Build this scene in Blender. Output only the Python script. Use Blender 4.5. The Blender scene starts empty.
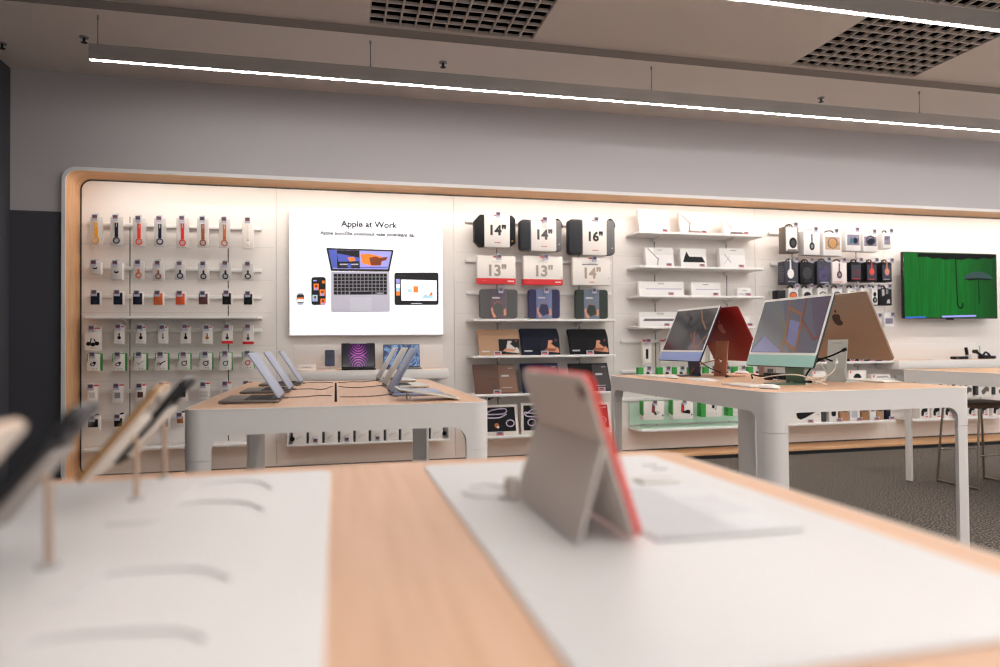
import bpy, bmesh, math, random
from mathutils import Matrix, Vector
random.seed(4)
SC = bpy.context.scene
COL = SC.collection
PI = math.pi

# ------------------------------------------------------------------ materials
def _nodes(name):
    m = bpy.data.materials.new(name); m.use_nodes = True
    nt = m.node_tree; return m, nt, nt.nodes['Principled BSDF']

def lin(c):
    return tuple(((x / 12.92) if x <= .04045 else ((x + .055) / 1.055) ** 2.4) for x in c)

def mat(name, rgb, rough=.5, metal=0.0, emis=None, estr=0.0, spec=.5, coat=0.0):
    """rgb given as display (sRGB 0-1) colour"""
    m, nt, b = _nodes(name)
    b.inputs['Base Color'].default_value = (*lin(rgb), 1)
    b.inputs['Roughness'].default_value = rough
    b.inputs['Metallic'].default_value = metal
    b.inputs['Specular IOR Level'].default_value = spec
    b.inputs['Coat Weight'].default_value = coat
    if emis is not None:
        b.inputs['Emission Color'].default_value = (*lin(emis), 1)
        b.inputs['Emission Strength'].default_value = estr
    return m

def ramp_mat(name, stops, scale, tex='noise', rough=.5, stretch=(1, 1, 1), bump=0.0, detail=4, emis=0.0, distort=0.0, spec=.5):
    m, nt, b = _nodes(name)
    tc = nt.nodes.new('ShaderNodeTexCoord'); mp = nt.nodes.new('ShaderNodeMapping')
    mp.inputs['Scale'].default_value = stretch
    nt.links.new(tc.outputs['Object'], mp.inputs['Vector'])
    if tex == 'noise':
        t = nt.nodes.new('ShaderNodeTexNoise'); t.inputs['Scale'].default_value = scale
        t.inputs['Detail'].default_value = detail; t.inputs['Distortion'].default_value = distort
        out = t.outputs['Fac']
    else:
        t = nt.nodes.new('ShaderNodeTexWave'); t.inputs['Scale'].default_value = scale
        t.inputs['Distortion'].default_value = distort; t.inputs['Detail'].default_value = detail
        out = t.outputs['Fac']
    nt.links.new(mp.outputs['Vector'], t.inputs['Vector'])
    r = nt.nodes.new('ShaderNodeValToRGB')
    els = r.color_ramp.elements
    while len(els) < len(stops): els.new(.5)
    for e, (p, c) in zip(els, stops): e.position = p; e.color = (*lin(c), 1)
    nt.links.new(out, r.inputs['Fac'])
    if emis:
        b.inputs['Base Color'].default_value = (.01, .01, .01, 1)
        nt.links.new(r.outputs['Color'], b.inputs['Emission Color'])
        b.inputs['Emission Strength'].default_value = emis
    else:
        nt.links.new(r.outputs['Color'], b.inputs['Base Color'])
    if bump:
        bp = nt.nodes.new('ShaderNodeBump'); bp.inputs['Strength'].default_value = bump; bp.inputs['Distance'].default_value = .004
        nt.links.new(out, bp.inputs['Height']); nt.links.new(bp.outputs['Normal'], b.inputs['Normal'])
    b.inputs['Roughness'].default_value = rough
    b.inputs['Specular IOR Level'].default_value = spec
    return m

WHITE = mat('white_paint', (.93, .91, .895), .45)
SHELF = mat('shelf_white', (.93, .92, .91), .4)
PANEL = mat('display_panel_white', (.925, .90, .88), .55)
SEAM = mat('slot_dark', (.16, .18, .17), .6)
SLOTG = mat('slot_grey_green', (.45, .52, .48), .6)
WALL = mat('wall_grey', (.71, .695, .70), .8)
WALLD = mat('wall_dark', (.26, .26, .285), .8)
CEIL = mat('ceiling_grey', (.90, .865, .84), .85)
CEILF = mat('ceiling_edge_shade', (.54, .505, .485), .85)  # step face darker than the ceiling: shade of the crease put into colour
GRID = mat('grille_metal', (.78, .74, .71), .5)
VOID = mat('plenum_dark', (.05, .045, .05), .95, spec=.1)
TOE = mat('toe_kick', (.10, .11, .15), .6)
METAL = mat('table_metal', (.915, .895, .88), .42)
METALR = mat('table_rim', (.91, .895, .88), .35)
FRAMEG = mat('frame_edge', (.88, .87, .87), .4, .0)
LED = mat('led_diffuser', (1, 1, 1), .5, 0, (1, .985, .97), 170)
LEDW = mat('led_niche', (1, 1, 1), .5, 0, (1, .965, .925), 94)
WOOD = ramp_mat('oak_top', [(.25, (.84, .66, .52)), (.5, (.875, .70, .565)), (.8, (.905, .74, .615))], 9, stretch=(7, .35, 7), rough=.42, detail=6)
WOODN = ramp_mat('oak_niche', [(.25, (.78, .59, .42)), (.55, (.84, .66, .49)), (.8, (.89, .72, .56))], 7, stretch=(.5, 5, .8), rough=.5, detail=6)
CARPET = ramp_mat('carpet', [(.36, (.19, .17, .16)), (.5, (.36, .335, .315)), (.64, (.57, .535, .50))], 92, rough=.95, bump=.8, detail=4, spec=.1)
MAT_PAD = mat('pad_white', (.90, .885, .88), .38)
BLACK = mat('black', (.045, .05, .065), .55, spec=.25)
GLOSS = mat('black_glass', (.03, .03, .04), .12)
NAVY = mat('navy', (.08, .10, .19), .6, spec=.25)
DGREY = mat('dark_grey', (.25, .25, .26), .7, spec=.3)
MGREY = mat('mid_grey', (.52, .52, .53), .6)
LGREY = mat('light_grey', (.76, .75, .755), .5)
CARD = mat('card_white', (.93, .90, .875), .6)
CARDG = mat('card_grey', (.80, .78, .77), .55)
WBOX = mat('box_white', (.92, .905, .895), .5)
RED = mat('red', (.82, .10, .13), .5)
ORANGE = mat('orange', (.93, .42, .12), .5)
YEL = mat('strap_yellow', (.96, .66, .16), .5)
VERM = mat('strap_vermilion', (.90, .26, .17), .5)
BROWN = mat('saddle_brown', (.55, .29, .17), .55)
TAN = mat('tan_brown', (.70, .40, .21), .55)
MAROON = mat('dark_brown', (.33, .17, .16), .55)
CREAM = mat('cream', (.92, .88, .84), .5)
GREEN = mat('box_green', (.20, .62, .25), .5)
GLASSG = mat('frosted_green', (.80, .90, .83), .3)
TAGF = mat('tag_frame', (.70, .71, .78), .45)
TAGD = mat('tag_display', (.30, .25, .29), .4)
TAGR = mat('tag_red', (.58, .30, .32), .5)
CHROME = mat('peg_metal', (.82, .82, .83), .3, .7)
STEEL = mat('stool_steel', (.60, .55, .50), .3, .9)
SEATB = mat('stool_seat', (.40, .29, .23), .6)
SILV = mat('silver_alu', (.80, .79, .78), .35, .35)
LID_REFL = mat('grey_alu_ceiling_reflection', (.68, .71, .79), .32, .3)  # lids of grey laptops, with reflected ceiling light put into the colour
SILVC = mat('beige_alu', (.83, .81, .76), .35, .3)
SPACE = mat('space_grey_alu', (.46, .43, .41), .38, .35)
BLUEG = mat('blue_grey_alu', (.56, .62, .76), .35, .3)
KEYS = mat('keycaps_dark', (.20, .19, .19), .5)
CORAL = mat('coral_alu', (.93, .17, .07), .45, .0)
GREYC = mat('cable_pale_grey', (.90, .885, .885), .5)
FOLIO = mat('folio_white', (.955, .93, .91), .55)
SKIN = mat('print_hand', (.80, .55, .42), .6)
PRTD = mat('print_dark_plum', (.36, .31, .36), .6)
PRTB = mat('print_blue', (.42, .46, .60), .6)
TXTG = mat('text_taupe', (.62, .58, .55), .6)
TXTD = mat('text_dark', (.30, .29, .30), .6)
TXTK = mat('text_black', (.12, .12, .13), .6)
POSTERW = mat('lightbox_fabric', (.96, .965, .98), .6, 0, (.95, .965, 1), .55)
POSTERE = mat('lightbox_edge', (.86, .85, .85), .4)
P_TXT = mat('poster_text', (.16, .16, .18), .7)
P_TXT2 = mat('poster_text_light', (.36, .36, .39), .7)
P_ALU = mat('poster_aluminium', (.76, .75, .81), .7, 0, (.76, .75, .81), .25)
P_KEY = mat('poster_keys', (.22, .22, .25), .7)
P_BLU = mat('poster_blue', (.30, .36, .72), .7, 0, (.30, .36, .72), .3)
P_LAV = mat('poster_lavender', (.62, .62, .88), .7, 0, (.62, .62, .88), .3)
P_ORG = mat('poster_orange', (.95, .50, .16), .7, 0, (.95, .50, .16), .4)
P_SKY = mat('poster_sky', (.70, .86, .93), .7, 0, (.70, .86, .93), .3)
P_BLK = mat('poster_black', (.08, .08, .10), .7)
P_RUST = mat('poster_rust', (.55, .26, .12), .7)

# ------------------------------------------------------------------ mesh builder
class MB:
    def __init__(s): s.v = []; s.f = []; s.m = []; s.mats = []
    def mi(s, m):
        if m not in s.mats: s.mats.append(m)
        return s.mats.index(m)
    def add(s, vs, fs, m):
        o = len(s.v); k = s.mi(m)
        s.v += [Vector(p) for p in vs]
        for f in fs: s.f.append([i + o for i in f]); s.m.append(k)
        return s
    def box(s, x0, x1, y0, y1, z0, z1, m):
        vs = [(x, y, z) for x in (x0, x1) for y in (y0, y1) for z in (z0, z1)]
        return s.add(vs, [(0, 1, 3, 2), (4, 6, 7, 5), (0, 4, 5, 1), (2, 3, 7, 6), (0, 2, 6, 4), (1, 5, 7, 3)], m)
    def rbox(s, x0, x1, y0, y1, z0, z1, m, r=.004, seg=2):
        bm = bmesh.new()
        bmesh.ops.create_cube(bm, size=1)
        for v in bm.verts:
            v.co = Vector(((x0 + x1) / 2 + v.co.x * (x1 - x0), (y0 + y1) / 2 + v.co.y * (y1 - y0), (z0 + z1) / 2 + v.co.z * (z1 - z0)))
        r = min(r, .49 * min(x1 - x0, y1 - y0, z1 - z0))
        bmesh.ops.bevel(bm, geom=bm.edges[:], offset=r, segments=seg, profile=.5, affect='EDGES')
        bm.verts.index_update()
        s.add([v.co.copy() for v in bm.verts], [[v.index for v in f.verts] for f in bm.faces], m); bm.free()
        return s
    def prism(s, poly, d0, d1, m, axis='z', bev=0.0):
        """poly of 2D points; axis z:(x,y) y:(x,z) x:(y,z)"""
        def P(p, d):
            return {'z': (p[0], p[1], d), 'y': (p[0], d, p[1]), 'x': (d, p[0], p[1])}[axis]
        bm = bmesh.new()
        a = [bm.verts.new(P(p, d0)) for p in poly]; b = [bm.verts.new(P(p, d1)) for p in poly]
        n = len(poly)
        fa = bm.faces.new(a); fb = bm.faces.new(b[::-1])
        for i in range(n): bm.faces.new((a[i], b[i], b[(i + 1) % n], a[(i + 1) % n]))
        bmesh.ops.recalc_face_normals(bm, faces=bm.faces[:])
        if bev:
            es = list({e for f in (fa, fb) for e in f.edges})
            bmesh.ops.bevel(bm, geom=es, offset=bev, segments=2, profile=.5, affect='EDGES')
        big = [f for f in bm.faces if len(f.verts) > 4]
        if big: bmesh.ops.triangulate(bm, faces=big)
        bm.verts.index_update()
        s.add([v.co.copy() for v in bm.verts], [[v.index for v in f.verts] for f in bm.faces], m); bm.free()
        return s
    def cyl(s, p0, p1, r, m, n=14, r1=None):
        return s.tube([p0, p1], r, m, n, r1)
    def tube(s, pts, r, m, n=8, r1=None, closed=False):
        pts = [Vector(p) for p in pts]
        N = len(pts); vs = []; fs = []
        up = None
        for i, p in enumerate(pts):
            if closed: t = pts[(i + 1) % N] - pts[i - 1]
            else: t = (pts[min(i + 1, N - 1)] - pts[max(i - 1, 0)])
            t.normalize()
            if up is None:
                up = t.orthogonal().normalized()
            up = (up - t * up.dot(t))
            if up.length < 1e-6: up = t.orthogonal()
            up.normalize(); sd = t.cross(up)
            rr = r if r1 is None else r + (r1 - r) * i / max(1, N - 1)
            for k in range(n):
                a = 2 * PI * k / n
                vs.append(p + up * math.cos(a) * rr + sd * math.sin(a) * rr)
        M = N if closed else N - 1
        for i in range(M):
            for k in range(n):
                a = i * n + k; b = i * n + (k + 1) % n; j = ((i + 1) % N) * n
                fs.append((a, b, j + (k + 1) % n, j + k))
        if not closed:
            fs.append(tuple(range(n))[::-1]); fs.append(tuple(range((N - 1) * n, N * n)))
        return s.add(vs, fs, m)
    def ring(s, cx, cz, R, r, y, m, n=24, sx=1.0):
        return s.tube([(cx + R * sx * math.cos(2 * PI * i / n), y, cz + R * math.sin(2 * PI * i / n)) for i in range(n)], r, m, 6, closed=True)
    def disc(s, cx, cz, rx, rz, y0, y1, m, n=24):
        return s.prism([(cx + rx * math.cos(2 * PI * i / n), cz + rz * math.sin(2 * PI * i / n)) for i in range(n)], y0, y1, m, 'y')
    def xf(s, M):
        s.v = [M @ v for v in s.v]; return s
    def build(s, name, parent=None, smooth=True, angle=32, loc=None):
        me = bpy.data.meshes.new(name)
        me.from_pydata([tuple(v) for v in s.v], [], s.f)
        for m in s.mats: me.materials.append(m)
        me.polygons.foreach_set('material_index', s.m)
        bm = bmesh.new(); bm.from_mesh(me); bmesh.ops.recalc_face_normals(bm, faces=bm.faces[:]); bm.to_mesh(me); bm.free()
        if smooth:
            me.polygons.foreach_set('use_smooth', [True] * len(me.polygons))
            me.set_sharp_from_angle(angle=math.radians(angle))
        me.update()
        o = bpy.data.objects.new(name, me); COL.objects.link(o)
        if parent is not None: o.parent = parent
        if loc is not None: o.location = loc
        return o

def rrect(x0, x1, y0, y1, r, seg=6):
    pts = []
    for cx, cy, a in ((x1 - r, y1 - r, 0), (x0 + r, y1 - r, 90), (x0 + r, y0 + r, 180), (x1 - r, y0 + r, 270)):
        for i in range(seg + 1):
            t = math.radians(a + 90 * i / seg); pts.append((cx + r * math.cos(t), cy + r * math.sin(t)))
    return pts

def band(pts, w):
    """2D polyline -> outline polygons (list of quads) of width w"""
    out = []
    for (x0, y0), (x1, y1) in zip(pts, pts[1:]):
        L = math.hypot(x1 - x0, y1 - y0) or 1; nx, ny = -(y1 - y0) / L * w / 2, (x1 - x0) / L * w / 2
        ex, ey = (x1 - x0) / L * w * .25, (y1 - y0) / L * w * .25
        out.append([(x0 + nx - ex, y0 + ny - ey), (x0 - nx - ex, y0 - ny - ey), (x1 - nx + ex, y1 - ny + ey), (x1 + nx + ex, y1 + ny + ey)])
    return out

def smooth_pts(pts, n=6):
    """Catmull-Rom through points"""
    P = [Vector(p) for p in pts]; P = [P[0] * 2 - P[1]] + P + [P[-1] * 2 - P[-2]]
    out = []
    for i in range(1, len(P) - 2):
        a, b, c, d = P[i - 1:i + 3]
        for k in range(n):
            t = k / n
            out.append(.5 * ((2 * b) + (c - a) * t + (2 * a - 5 * b + 4 * c - d) * t * t + (3 * b - a - 3 * c + d) * t ** 3))
    out.append(P[-2]); return out

def tag(o, label, cat, group=None, kind=None):
    if label: o['label'] = label
    if cat: o['category'] = cat
    if group: o['group'] = group
    if kind: o['kind'] = kind
    return o

def thing(name, label, cat, loc=(0, 0, 0), group=None):
    o = bpy.data.objects.new(name, None); COL.objects.link(o)
    o.location = loc; o.empty_display_size = .05
    return tag(o, label, cat, group)

def structure(mb, name, smooth=True):
    return tag(mb.build(name, None, smooth), None, None, None, 'structure')

def dup(root, loc, label):
    c = root.copy(); COL.objects.link(c); c.location = loc; c['label'] = label
    for ch in list(root.children):
        d = ch.copy(); COL.objects.link(d); d.parent = c
        for g in list(ch.children):
            e = g.copy(); COL.objects.link(e); e.parent = d
    return c

def text_part(name, body, size, m, parent, loc, width=None, bold=0.0, depth=.0006):
    cu = bpy.data.curves.new(name, 'FONT'); cu.body = body; cu.size = size
    cu.align_x = 'CENTER'; cu.align_y = 'CENTER'; cu.extrude = depth; cu.offset = bold; cu.resolution_u = 3
    t = bpy.data.objects.new(name, cu); COL.objects.link(t)
    bpy.context.view_layer.update()
    dg = bpy.context.evaluated_depsgraph_get()
    me = bpy.data.meshes.new_from_object(t.evaluated_get(dg))
    bpy.data.objects.remove(t)
    w = max(v.co.x for v in me.vertices) - min(v.co.x for v in me.vertices)
    k = (width / w) if width else 1
    for v in me.vertices: v.co = Vector((v.co.x * k, -v.co.z, v.co.y * k))
    me.materials.clear(); me.materials.append(m)
    o = bpy.data.objects.new(name, me); COL.objects.link(o)
    o.parent = parent; o.location = loc
    return o

ORD = ['first', 'second', 'third', 'fourth', 'fifth', 'sixth', 'seventh', 'eighth', 'ninth', 'tenth']

# ------------------------------------------------------------------ room
XL, XR = -2.3, 8.4
YW, YB = 5.70, 5.99                 # outer wall plane, back of the recessed display wall
ZN, ZF = 3.15, 3.10                 # ceiling: near field and lower band along the wall
YS = 4.58                           # ceiling step
NX0, NZ0, NZ1, NR = -1.935, .055, 2.375, .085   # niche opening

structure(MB().box(XL - .3, XR, -3.2, 6.1, -.06, 0, CARPET), 'floor', False)

# outer wall with the rounded niche opening
def niche_path(off=0.0, seg=8):
    x0, z0, z1, r = NX0 - off, NZ0 - off, NZ1 + off, NR + off
    p = [(XR, z1)]
    for i in range(seg + 1):
        a = math.radians(90 + 90 * i / seg); p.append((x0 + r + r * math.cos(a), z1 - r + r * math.sin(a)))
    for i in range(seg + 1):
        a = math.radians(180 + 90 * i / seg); p.append((x0 + r + r * math.cos(a), z0 + r + r * math.sin(a)))
    p.append((XR, z0)); return p
outer = niche_path(.02)
wb = MB()
zt = ZF + .1
wpoly = [(XL - .3, zt), (XL - .3, 0)] + [(outer[-1][0], 0)] + outer[::-1] + [(XR, zt)]
wb.prism(wpoly, YW, YW + .12, WALL, 'y')
structure(wb, 'wall_back', False)
structure(MB().box(XL - .3, XL, -3.2, 6.1, 0, ZN + .1, WALLD), 'wall_left', False)

# wood lining of the niche (top, left, bottom) with a grey front edge
inner = niche_path(0); out2 = niche_path(.018)
lining = MB(); edge = MB()
def strip(mb, A, B, y0, y1, m):
    vs = []; fs = []
    for a, b in zip(A, B): vs += [(a[0], y0, a[1]), (b[0], y0, b[1]), (a[0], y1, a[1]), (b[0], y1, b[1])]
    for i in range(len(A) - 1):
        o = i * 4; n = o + 4
        fs += [(o, n, n + 1, o + 1), (o, o + 2, n + 2, n), (o + 1, n + 1, n + 3, o + 3), (o + 2, o + 3, n + 3, n + 2)]
    mb.add(vs, fs, m)
strip(lining, inner, out2, 5.668, YB + .01, WOODN)
strip(edge, niche_path(-.011)[:-1], niche_path(.0155)[:-1], 5.655, 5.668, FRAMEG)
structure(lining, 'trim_1'); structure(edge, 'trim_2')
structure(MB().box(-1.86, XR, YW - .012, YW - .001, 0, .036, TOE), 'baseboard_back', False)
structure(MB().box(XL, -1.958, YW - .008, YW, 0, 2.06, WALLD), 'wall_back', False)  # added dark sheet that paints in the shadow left of the niche

# white display panels at the back of the niche, with joints and slot uprights
pan = MB()
joints = [-1.94, -.475, 1.015, 2.505, 3.995, 5.485, 6.975, XR]
for i, (a, b) in enumerate(zip(joints, joints[1:])):
    if i == 0: pan.prism([(b - .0015, NZ1)] + [(max(p[0], a), p[1]) for p in niche_path(0)[1:-1]] + [(b - .0015, NZ0)], YB, YB + .02, PANEL, 'y')
    else: pan.box(a + .0015, b - .0015, YB, YB + .02, NZ0, NZ1, PANEL)
pan.box(NX0, XR, YB + .0205, YB + .03, NZ0, NZ1, SEAM)
for x in (-1.58, -.849, 1.401, 2.172, 2.928, 3.683, 4.411, 5.154, 6.06, 6.68):
    z1 = 2.09 if x < 6 else 1.0
    pan.box(x - .004, x + .004, YB - .0012, YB, .29, z1, SEAM if x > -1.5 else SLOTG)
for x in (-1.22, 1.757, 3.25, 4.74):
    for z in (.52, .79, 1.06, 1.33, 1.6, 1.87):
        pan.box(x - .73, x + .73, YB - .0004, YB, z, z + .002, LGREY)
# dark shadow joint round the panel
strip(pan, niche_path(-.012), niche_path(-.001), YB - .003, YB, SEAM)
structure(pan, 'wall_niche', False)

# LED profile behind the front lip of the niche
led = MB(); led.box(-1.80, XR - .02, 5.6695, 5.6785, 2.3705, 2.3745, LEDW)
tag(led.build('led_strip', None, False), 'thin glowing light strip along the top edge of the wooden wall niche', 'light')

# ceiling
def ceil_slab(x0, x1, y0, y1, holes, z0, z1, m, mb):
    xs = sorted({x0, x1, *[h[0] for h in holes], *[h[1] for h in holes]}); ys = sorted({y0, y1, *[h[2] for h in holes], *[h[3] for h in holes]})
    for a, b in zip(xs, xs[1:]):
        for c, d in zip(ys, ys[1:]):
            if any(h[0] <= (a + b) / 2 <= h[1] and h[2] <= (c + d) / 2 <= h[3] for h in holes): continue
            mb.box(a, b, c, d, z0, z1, m)
GR = [(.217, 1.33, 3.65, 4.54), (3.35, 4.47, 3.65, 4.54), (3.35, 4.47, 2.63, 3.525), (.217, 1.33, 2.63, 3.525)]
cl = MB(); ceil_slab(XL - .3, XR, -3.2, YS, GR, ZN, ZN + .05, CEIL, cl)
cl.box(XL - .3, XR, YS + .012, 6.1, ZF, ZF + .1, CEIL)
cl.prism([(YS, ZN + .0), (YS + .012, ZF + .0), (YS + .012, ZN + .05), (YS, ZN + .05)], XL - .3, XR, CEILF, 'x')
structure(cl, 'ceiling', False)
for k, (gx0, gx1, gy0, gy1) in enumerate(GR):
    lab = ['square open-cell ceiling grille above the lightbox poster, near the middle', 'square open-cell ceiling grille at the upper right below the bright light strip',
           'open-cell ceiling grille at the upper right corner, above the bright light strip', 'open-cell ceiling grille out of frame above the front of the shop'][k]
    if k == 3: continue
    g = thing('ceiling_grille', lab, 'ceiling grille', (gx0, gy0, ZN), 'open-cell ceiling grilles')
    W, D = gx1 - gx0, gy1 - gy0
    fr = MB()
    for a in (0, W - .008): fr.box(a, a + .008, 0, D, 0, .022, GRID)
    for b in (0, D - .008): fr.box(.008, W - .008, b, b + .008, 0, .022, GRID)
    fr.build('frame', g, False)
    sl = MB()
    for i in range(1, 11): sl.box(W * i / 11 - .006, W * i / 11 + .006, .008, D - .008, .001, .022, GRID)
    for j in range(1, 9): sl.box(.008, W - .008, D * j / 9 - .006, D * j / 9 + .006, .002, .021, GRID)
    sl.build('lattice', g, False)
    bk = MB(); bk.box(-.0, W, 0, D, .2, .21, VOID)
    for q in ((0, .004, 0, D), (W - .004, W, 0, D)): bk.box(*q, .022, .2, VOID)
    for q in ((0, W, 0, .004), (0, W, D - .004, D)): bk.box(*q, .022, .2, VOID)
    bk.build('dark_void', g, False)

# suspended linear lights, plus unseen wide strips added as fill
LED_FILL = mat('fill_diffuser_wide', (1, 1, 1), .5, 0, (1, .985, .97), 66)
def linear_light(y, label, zc=ZN, x0=-1.46, x1=8.1, wide=False):
    t = thing('linear_light', label, 'light', (x0, y, 2.81), 'suspended linear lights')
    L = x1 - x0
    MB().box(0, L, -.022, .022, .012, .105, mat('light_housing', (.60, .575, .56), .6)).build('housing', t, False)
    MB().rbox(.002, L - .002, -.018 if wide else -.0055, .018 if wide else .0055, .008, .012, LED_FILL if wide else LED, .001).build('diffuser', t)
    for x in (-1.446, .206, 2.25, 4.63, 6.6):
        w = MB(); w.cyl((x - x0 + .03, 0, .105), (x - x0 + .03, 0, zc - 2.81 - .0003), .0022, BLACK, 6)
        w.cyl((x - x0 + .03, 0, zc - 2.81 - .022), (x - x0 + .03, 0, zc - 2.81 - .0003), .007, MGREY, 8)
        w.cyl((x - x0 + .03, 0, .105), (x - x0 + .03, 0, .122), .006, MGREY, 8)
        w.build('suspension_wire', t)
    return t
linear_light(4.68, 'long thin suspended light strip nearest the back wall, running above the wooden niche', ZF)
linear_light(3.15, 'bright suspended light strip crossing the upper right corner below the ceiling grille', ZN, .8)
linear_light(1.62, 'added fill light strip above the front table, unseen, out of frame', ZN, -.15, 8.1, True)  # this and the next two are unseen strips added to light the room
linear_light(.09, 'added fill light strip above the photographer, unseen, out of frame', ZN, -.15, 8.1, True)
linear_light(-1.44, 'added fill light strip behind the photographer, unseen, out of frame', ZN, -.15, 8.1, True)

for (x, y), lab in zip([(-1.602, 5.025), (.765, 4.928), (3.964, 4.975), (-2.165, 5.241)],
        ['small ceiling sprinkler beside the left end of the back light strip', 'small ceiling sprinkler above the middle of the back light strip',
         'small ceiling sprinkler at the right, below the ceiling grille', 'small dark ceiling sprinkler in the upper left corner']):
    s = thing('ceiling_sprinkler', lab, 'sprinkler', (x, y, ZF), 'ceiling sprinklers')
    MB().cyl((0, 0, -.006), (0, 0, 0), .028, MGREY, 18).build('cover_plate', s)
    n = MB(); n.cyl((0, 0, -.035), (0, 0, -.006), .008, BLACK, 10); n.cyl((0, 0, -.038), (0, 0, -.035), .02, BLACK, 12); n.build('nozzle', s)

# ------------------------------------------------------------------ tables
TH = .84
def table(name, label, x0, x1, y0, y1):
    t = thing(name, label, 'table', ((x0 + x1) / 2, (y0 + y1) / 2, 0))
    hx, hy = (x1 - x0) / 2, (y1 - y0) / 2
    R, L, FZ, NZ = .065, .092, .750, .665
    fr = MB()
    fr.prism(rrect(-hx, hx, -hy, hy, R, 8), FZ, TH - .006, METAL, 'z')
    fr.prism(rrect(-hx, hx, -hy, hy, R, 8), TH - .006, TH - .0004, METALR, 'z', .0015)
    f, th = .055, .03
    for sx in (-1, 1):
        for sy in (-1, 1):
            def legpoly(g=0.0):
                # quarter-round corner profile with a diagonal inner face, measured inwards from the corner
                q = [(L, g)] + [(g + R - R * math.sin(math.radians(a)), g + R - R * math.cos(math.radians(a))) for a in range(0, 91, 10)] + [(g, L), (.016, L), (L * .5 + .007, L * .5 + .007), (L, .016)]
                return [(sx * (hx - a), sy * (hy - b)) for a, b in q]
            fr.prism(legpoly(), NZ, FZ, METAL, 'z')
            lg = MB().prism(legpoly(.0008), .008, NZ - .0015, METAL, 'z')
            cx, cy = sx * (hx - .035), sy * (hy - .035)
            lg.box(cx - .012, cx + .012, cy - .012, cy + .012, 0, .008, BLACK)
            lg.build('leg', t)
            for along in 'xy':
                h0 = hx if along == 'x' else hy; k = sx if along == 'x' else sy
                e = k * (h0 - L)
                poly = [(e, FZ), (e, FZ - f)] + [(e - k * f * (1 - math.cos(math.radians(q))), FZ - f + f * math.sin(math.radians(q))) for q in range(10, 91, 10)]
                if along == 'x':
                    a, b = sorted((sy * hy, sy * (hy - th))); fr.prism(poly, a, b, METAL, 'y')
                else:
                    a, b = sorted((sx * hx, sx * (hx - th))); fr.prism(poly, a, b, METAL, 'x')
    fr.build('frame', t)
    MB().prism(rrect(-hx + .006, hx - .006, -hy + .006, hy - .006, R - .006, 8), TH - .0004, TH, WOOD, 'z').build('tabletop', t)
    return t
T0 = table('display_table', 'large blurred oak-topped table in the foreground carrying two white pads', -.462, .636, -.80, 1.262)
T1 = table('display_table', 'oak-topped white-grey table with two rows of half-open laptops', -.506, .56, 2.515, 4.36)
T2 = table('display_table', 'oak-topped white-grey table carrying the all-in-one desktop computers', 1.785, 2.853, 2.59, 4.37)
T3 = table('display_table', 'empty oak-topped table at the right edge with a stool tucked beneath', 4.175, 5.25, 2.42, 4.42)

# cable slot in the laptop table
sl = MB(); sl.box(-.005, .005, 2.70, 4.06, TH, TH + .003, mat('slot_rubber', (.09, .07, .07), .95, spec=.05))
tag(sl.build('cable_slot_cover', None, False), 'long dark cable slot strip down the middle of the laptop table', 'cable slot')
# pads on the front table
def pad(x0, x1, label, marks=False):
    p = MB().prism(rrect(x0, x1, .39, 1.198, .02, 5), TH, TH + .003, MAT_PAD, 'z', .0008)
    if marks:
        for (x, y) in ((.52, 1.09), (.521, 1.055)):
            for k in range(3): p.box(x - .012 + .009 * k, x - .006 + .009 * k, y - .006, y + .006, TH + .003, TH + .0032, MGREY)
    return tag(p.build('display_pad'), label, 'pad', 'white display pads on the front table')
pad(-.44, -.008, 'white display pad on the left of the front table, under the phone stands')
pad(.146, .572, 'white display pad on the right of the front table, under the red-edged tablet', True)

# ------------------------------------------------------------------ stool
st = thing('bar_stool', 'stool with brown seat and steel wire legs tucked under the right-hand table', 'stool', (4.61, 4.14, 0))
MB().rbox(-.235, .235, -.19, .19, .575, .605, SEATB, .012, 3).build('seat', st)
for sx in (-1, 1):
    b = MB()
    x0, x1 = sx * .17, sx * .215
    b.tube(smooth_pts([(x0, .15, .573), (x0 + sx * .02, .155, .40), (x1, .17, .03), (x1, .165, .009), (x1, .14, .009), (x1, -.14, .009), (x1, -.165, .009), (x1, -.17, .03), (x0 + sx * .02, -.155, .40), (x0, -.15, .573)], 4), .008, STEEL, 8)
    b.build('leg_frame', st)
for sy in (-1, 1): MB().cyl((-.194, sy * .163, .24), (.194, sy * .163, .24), .006, STEEL, 8).build('stretcher', st)

# ------------------------------------------------------------------ all-in-one computers
def basis(origin, yaw, tilt):
    """local X = screen right (seen from the front), Y = screen up, Z = out of the screen"""
    n = Vector((math.cos(yaw) * math.cos(tilt), math.sin(yaw) * math.cos(tilt), math.sin(tilt)))
    u = Vector((-math.cos(yaw) * math.sin(tilt), -math.sin(yaw) * math.sin(tilt), math.cos(tilt)))
    r = u.cross(n); o = Vector(origin)
    return Matrix(((r.x, u.x, n.x, o.x), (r.y, u.y, n.y, o.y), (r.z, u.z, n.z, o.z), (0, 0, 0, 1)))

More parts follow.
